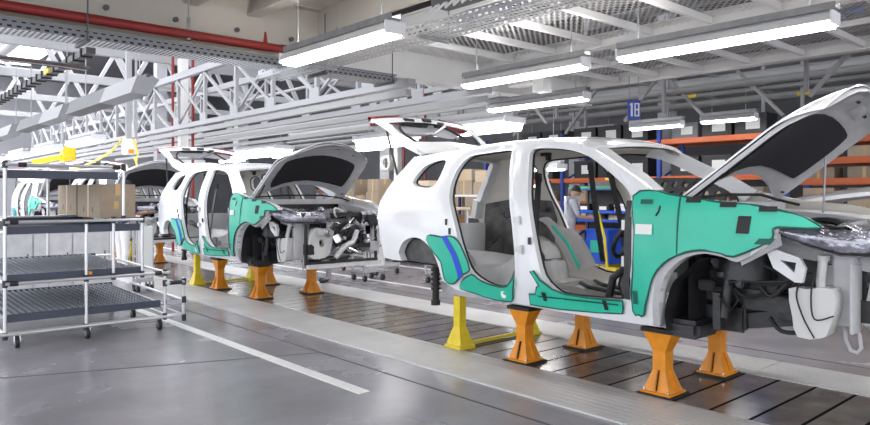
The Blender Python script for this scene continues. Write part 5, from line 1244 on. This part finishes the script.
def person(label, loc, rz, lean=0., reach=(.42, 1.05), cloth=CLOTHG, trouser=CLOTHG, h=1.68, cap=True, legx=(.0, .06), head_yaw=0.):
    """faces local +X"""
    s = h / 1.70
    t = thing('person', label, 'person', loc, rz)
    c, sn = math.cos(lean), math.sin(lean)
    def up(x, y, z):                       # upper body leans forward about the hips
        zz = z - .92; return ((x * c + zz * sn) * s, y * s, (.92 + zz * c - x * sn) * s)
    def C(pts, f=None): return [((*(f(x, y, z) if f else (x * s, y * s, z * s)), r * s)) for x, y, z, r in pts]
    pel = (0, 0, .94, .145)
    torso = C([pel, (.0, 0, 1.10, .135), (.01, 0, 1.26, .155), (.0, 0, 1.38, .13), (.015, 0, 1.45, .065), (.035, 0, 1.53, .06)], up)
    torso[0] = (0, 0, .94 * s, .145 * s)
    legs = []
    for sd, lx in ((-1, legx[0]), (1, legx[1])):
        legs.append([(0, 0, .94 * s, .145 * s)] + C([(0, sd * .095, .88, .10), (lx * .6 + .02, sd * .10, .50, .068), (lx - .01, sd * .10, .12, .045)]))
        legs.append([legs[-1][-1]] + C([(lx + .05, sd * .105, .05, .045), (lx + .17, sd * .115, .035, .035)]))
    body = skin_mesh([torso] + legs, 2)
    arms = []; hands = []
    for sd in (-1, 1):
        sh = up(.0, sd * .19, 1.385); el = up(.12, sd * .25, 1.13); 
        wr = (reach[0] * s, sd * .15 * s, reach[1] * s)
        arms.append([(*up(0, 0, 1.38), .13 * s), (*up(0, sd * .10, 1.39), .085 * s), (*sh, .066 * s), (*el, .046 * s), (*wr, .03 * s)])
        d = (V(wr) - V(el)).normalized(); side = V((0, 1, 0)); pal = V(wr) + d * .075 * s
        hands.append([(*wr, .027 * s), (*pal, .034 * s)])
        for q in range(4):
            o_ = side * (q - 1.5) * .021 * s; L = (.07, .08, .075, .058)[q] * s
            hands.append([(*pal, .034 * s), (*(pal + o_ * .9 + d * .02), .011 * s), (*(pal + o_ + d * (.02 + L * .55)), .009 * s), (*(pal + o_ + d * (.02 + L) + V((0, 0, -.02 * s))), .008 * s)])
        hands.append([(*wr, .027 * s), (*(V(wr) + d * .03 - side * sd * .035), .012 * s), (*(V(wr) + d * .075 - side * sd * .055), .009 * s)])
    arms_m = skin_mesh(arms, 2); hand_m = skin_mesh(hands, 1)
    hc = V(up(.05, 0, 1.61)); hy = Matrix.Rotation(head_yaw, 3, 'Z') @ Matrix.Rotation(lean * .5 + .15, 3, 'Y')
    hv = []; hf = []; n, k_ = 18, 14
    for i in range(k_ + 1):
        th = PI * i / k_
        for j in range(n):
            ph = 2 * PI * j / n; x, y, z = math.sin(th) * math.cos(ph), math.sin(th) * math.sin(ph), math.cos(th)
            fx = .098 * x; fy = .076 * y * (1 - .22 * max(0, -z)); fz = .118 * z
            if x > .5 and abs(y) < .30: fx += .02 * math.exp(-((z + .1) / .13) ** 2) * (1 - abs(y) / .3)          # nose
            if x > .4: fx -= .010 * math.exp(-((z - .08) / .10) ** 2) * math.exp(-((abs(y) - .35) / .14) ** 2)       # eye sockets
            if x > .4: fx += .006 * math.exp(-((z + .42) / .07) ** 2)                                                   # lips
            if abs(y) > .93: fy += math.copysign(.014, y) * math.exp(-((z + .05) / .22) ** 2)                             # ears
            hv.append(hc + hy @ V((fx * s, fy * s, fz * s)))
    hf = [(i * n + j, i * n + (j + 1) % n, (i + 1) * n + (j + 1) % n, (i + 1) * n + j) for i in range(k_) for j in range(n)]
    mb = MB()
    def addm(vf, fn):
        o_ = len(mb.v); mb.v += vf[0]
        for f in vf[1]:
            z = sum(vf[0][i][2] for i in f) / len(f); mb.f.append([i + o_ for i in f]); mb.m.append(fn(z, f, vf)); mb.sm.append(True)
    neck = up(.02, 0, 1.45)
    addm(body, lambda z, f, q: 2 if z < .075 * s else (1 if z < .96 * s else (3 if sum(V(q[0][i]).to_tuple()[2] for i in f) / len(f) > neck[2] - .01 else 0)))
    addm(arms_m, lambda z, f, q: 3 if (sum((V(q[0][i]) for i in f), V((0, 0, 0))) / len(f) - V(up(.0, 0, 1.38))).length > .37 * s else 0)
    addm(hand_m, lambda z, f, q: 3)
    mb.add(hv, hf, 3, True)
    mb.build('body', [cloth, trouser, SHOE, SKIN], t, org=(0, 0, 0), angle=80)
    m = MB(); m.grid(lambda a, b: hc + hy @ V(((.108 * math.cos(2 * PI * b) * math.sin(PI * .5 * a) - .006) * s, .087 * math.sin(2 * PI * b) * math.sin(PI * .5 * a) * s, (.132 * math.cos(PI * .5 * a) + .012) * s)), 8, 20)
    if cap: m.grid(lambda a, b: hc + hy @ V(((.09 + .07 * a * math.cos(1.2 * (b - .5))) * s, .14 * (b - .5) * s, (.035 - .01 * a) * s)), 3, 6)
    m.build('cap' if cap else 'hair', HAIR, t, org=(0, 0, 0), angle=80)
    return t
person('person in grey clothes and dark cap at the work station, seen through the front door', (-7.95, 10.42, 0), math.radians(48), lean=.12, reach=(.50, 1.08), h=1.62, legx=(-.05, .06))
person('person in white trousers and navy top behind the cartons on the flow rack', (-13.1, 4.0, 0), math.radians(110), lean=.1, reach=(.45, 1.15), cloth=CLOTHN, trouser=CLOTHW, h=1.70)
person('person in grey trousers standing behind the second car, legs showing below it', (-9.78, 6.34, 0), math.radians(265), lean=.18, reach=(.26, 1.12), h=1.68, legx=(.0, .1))
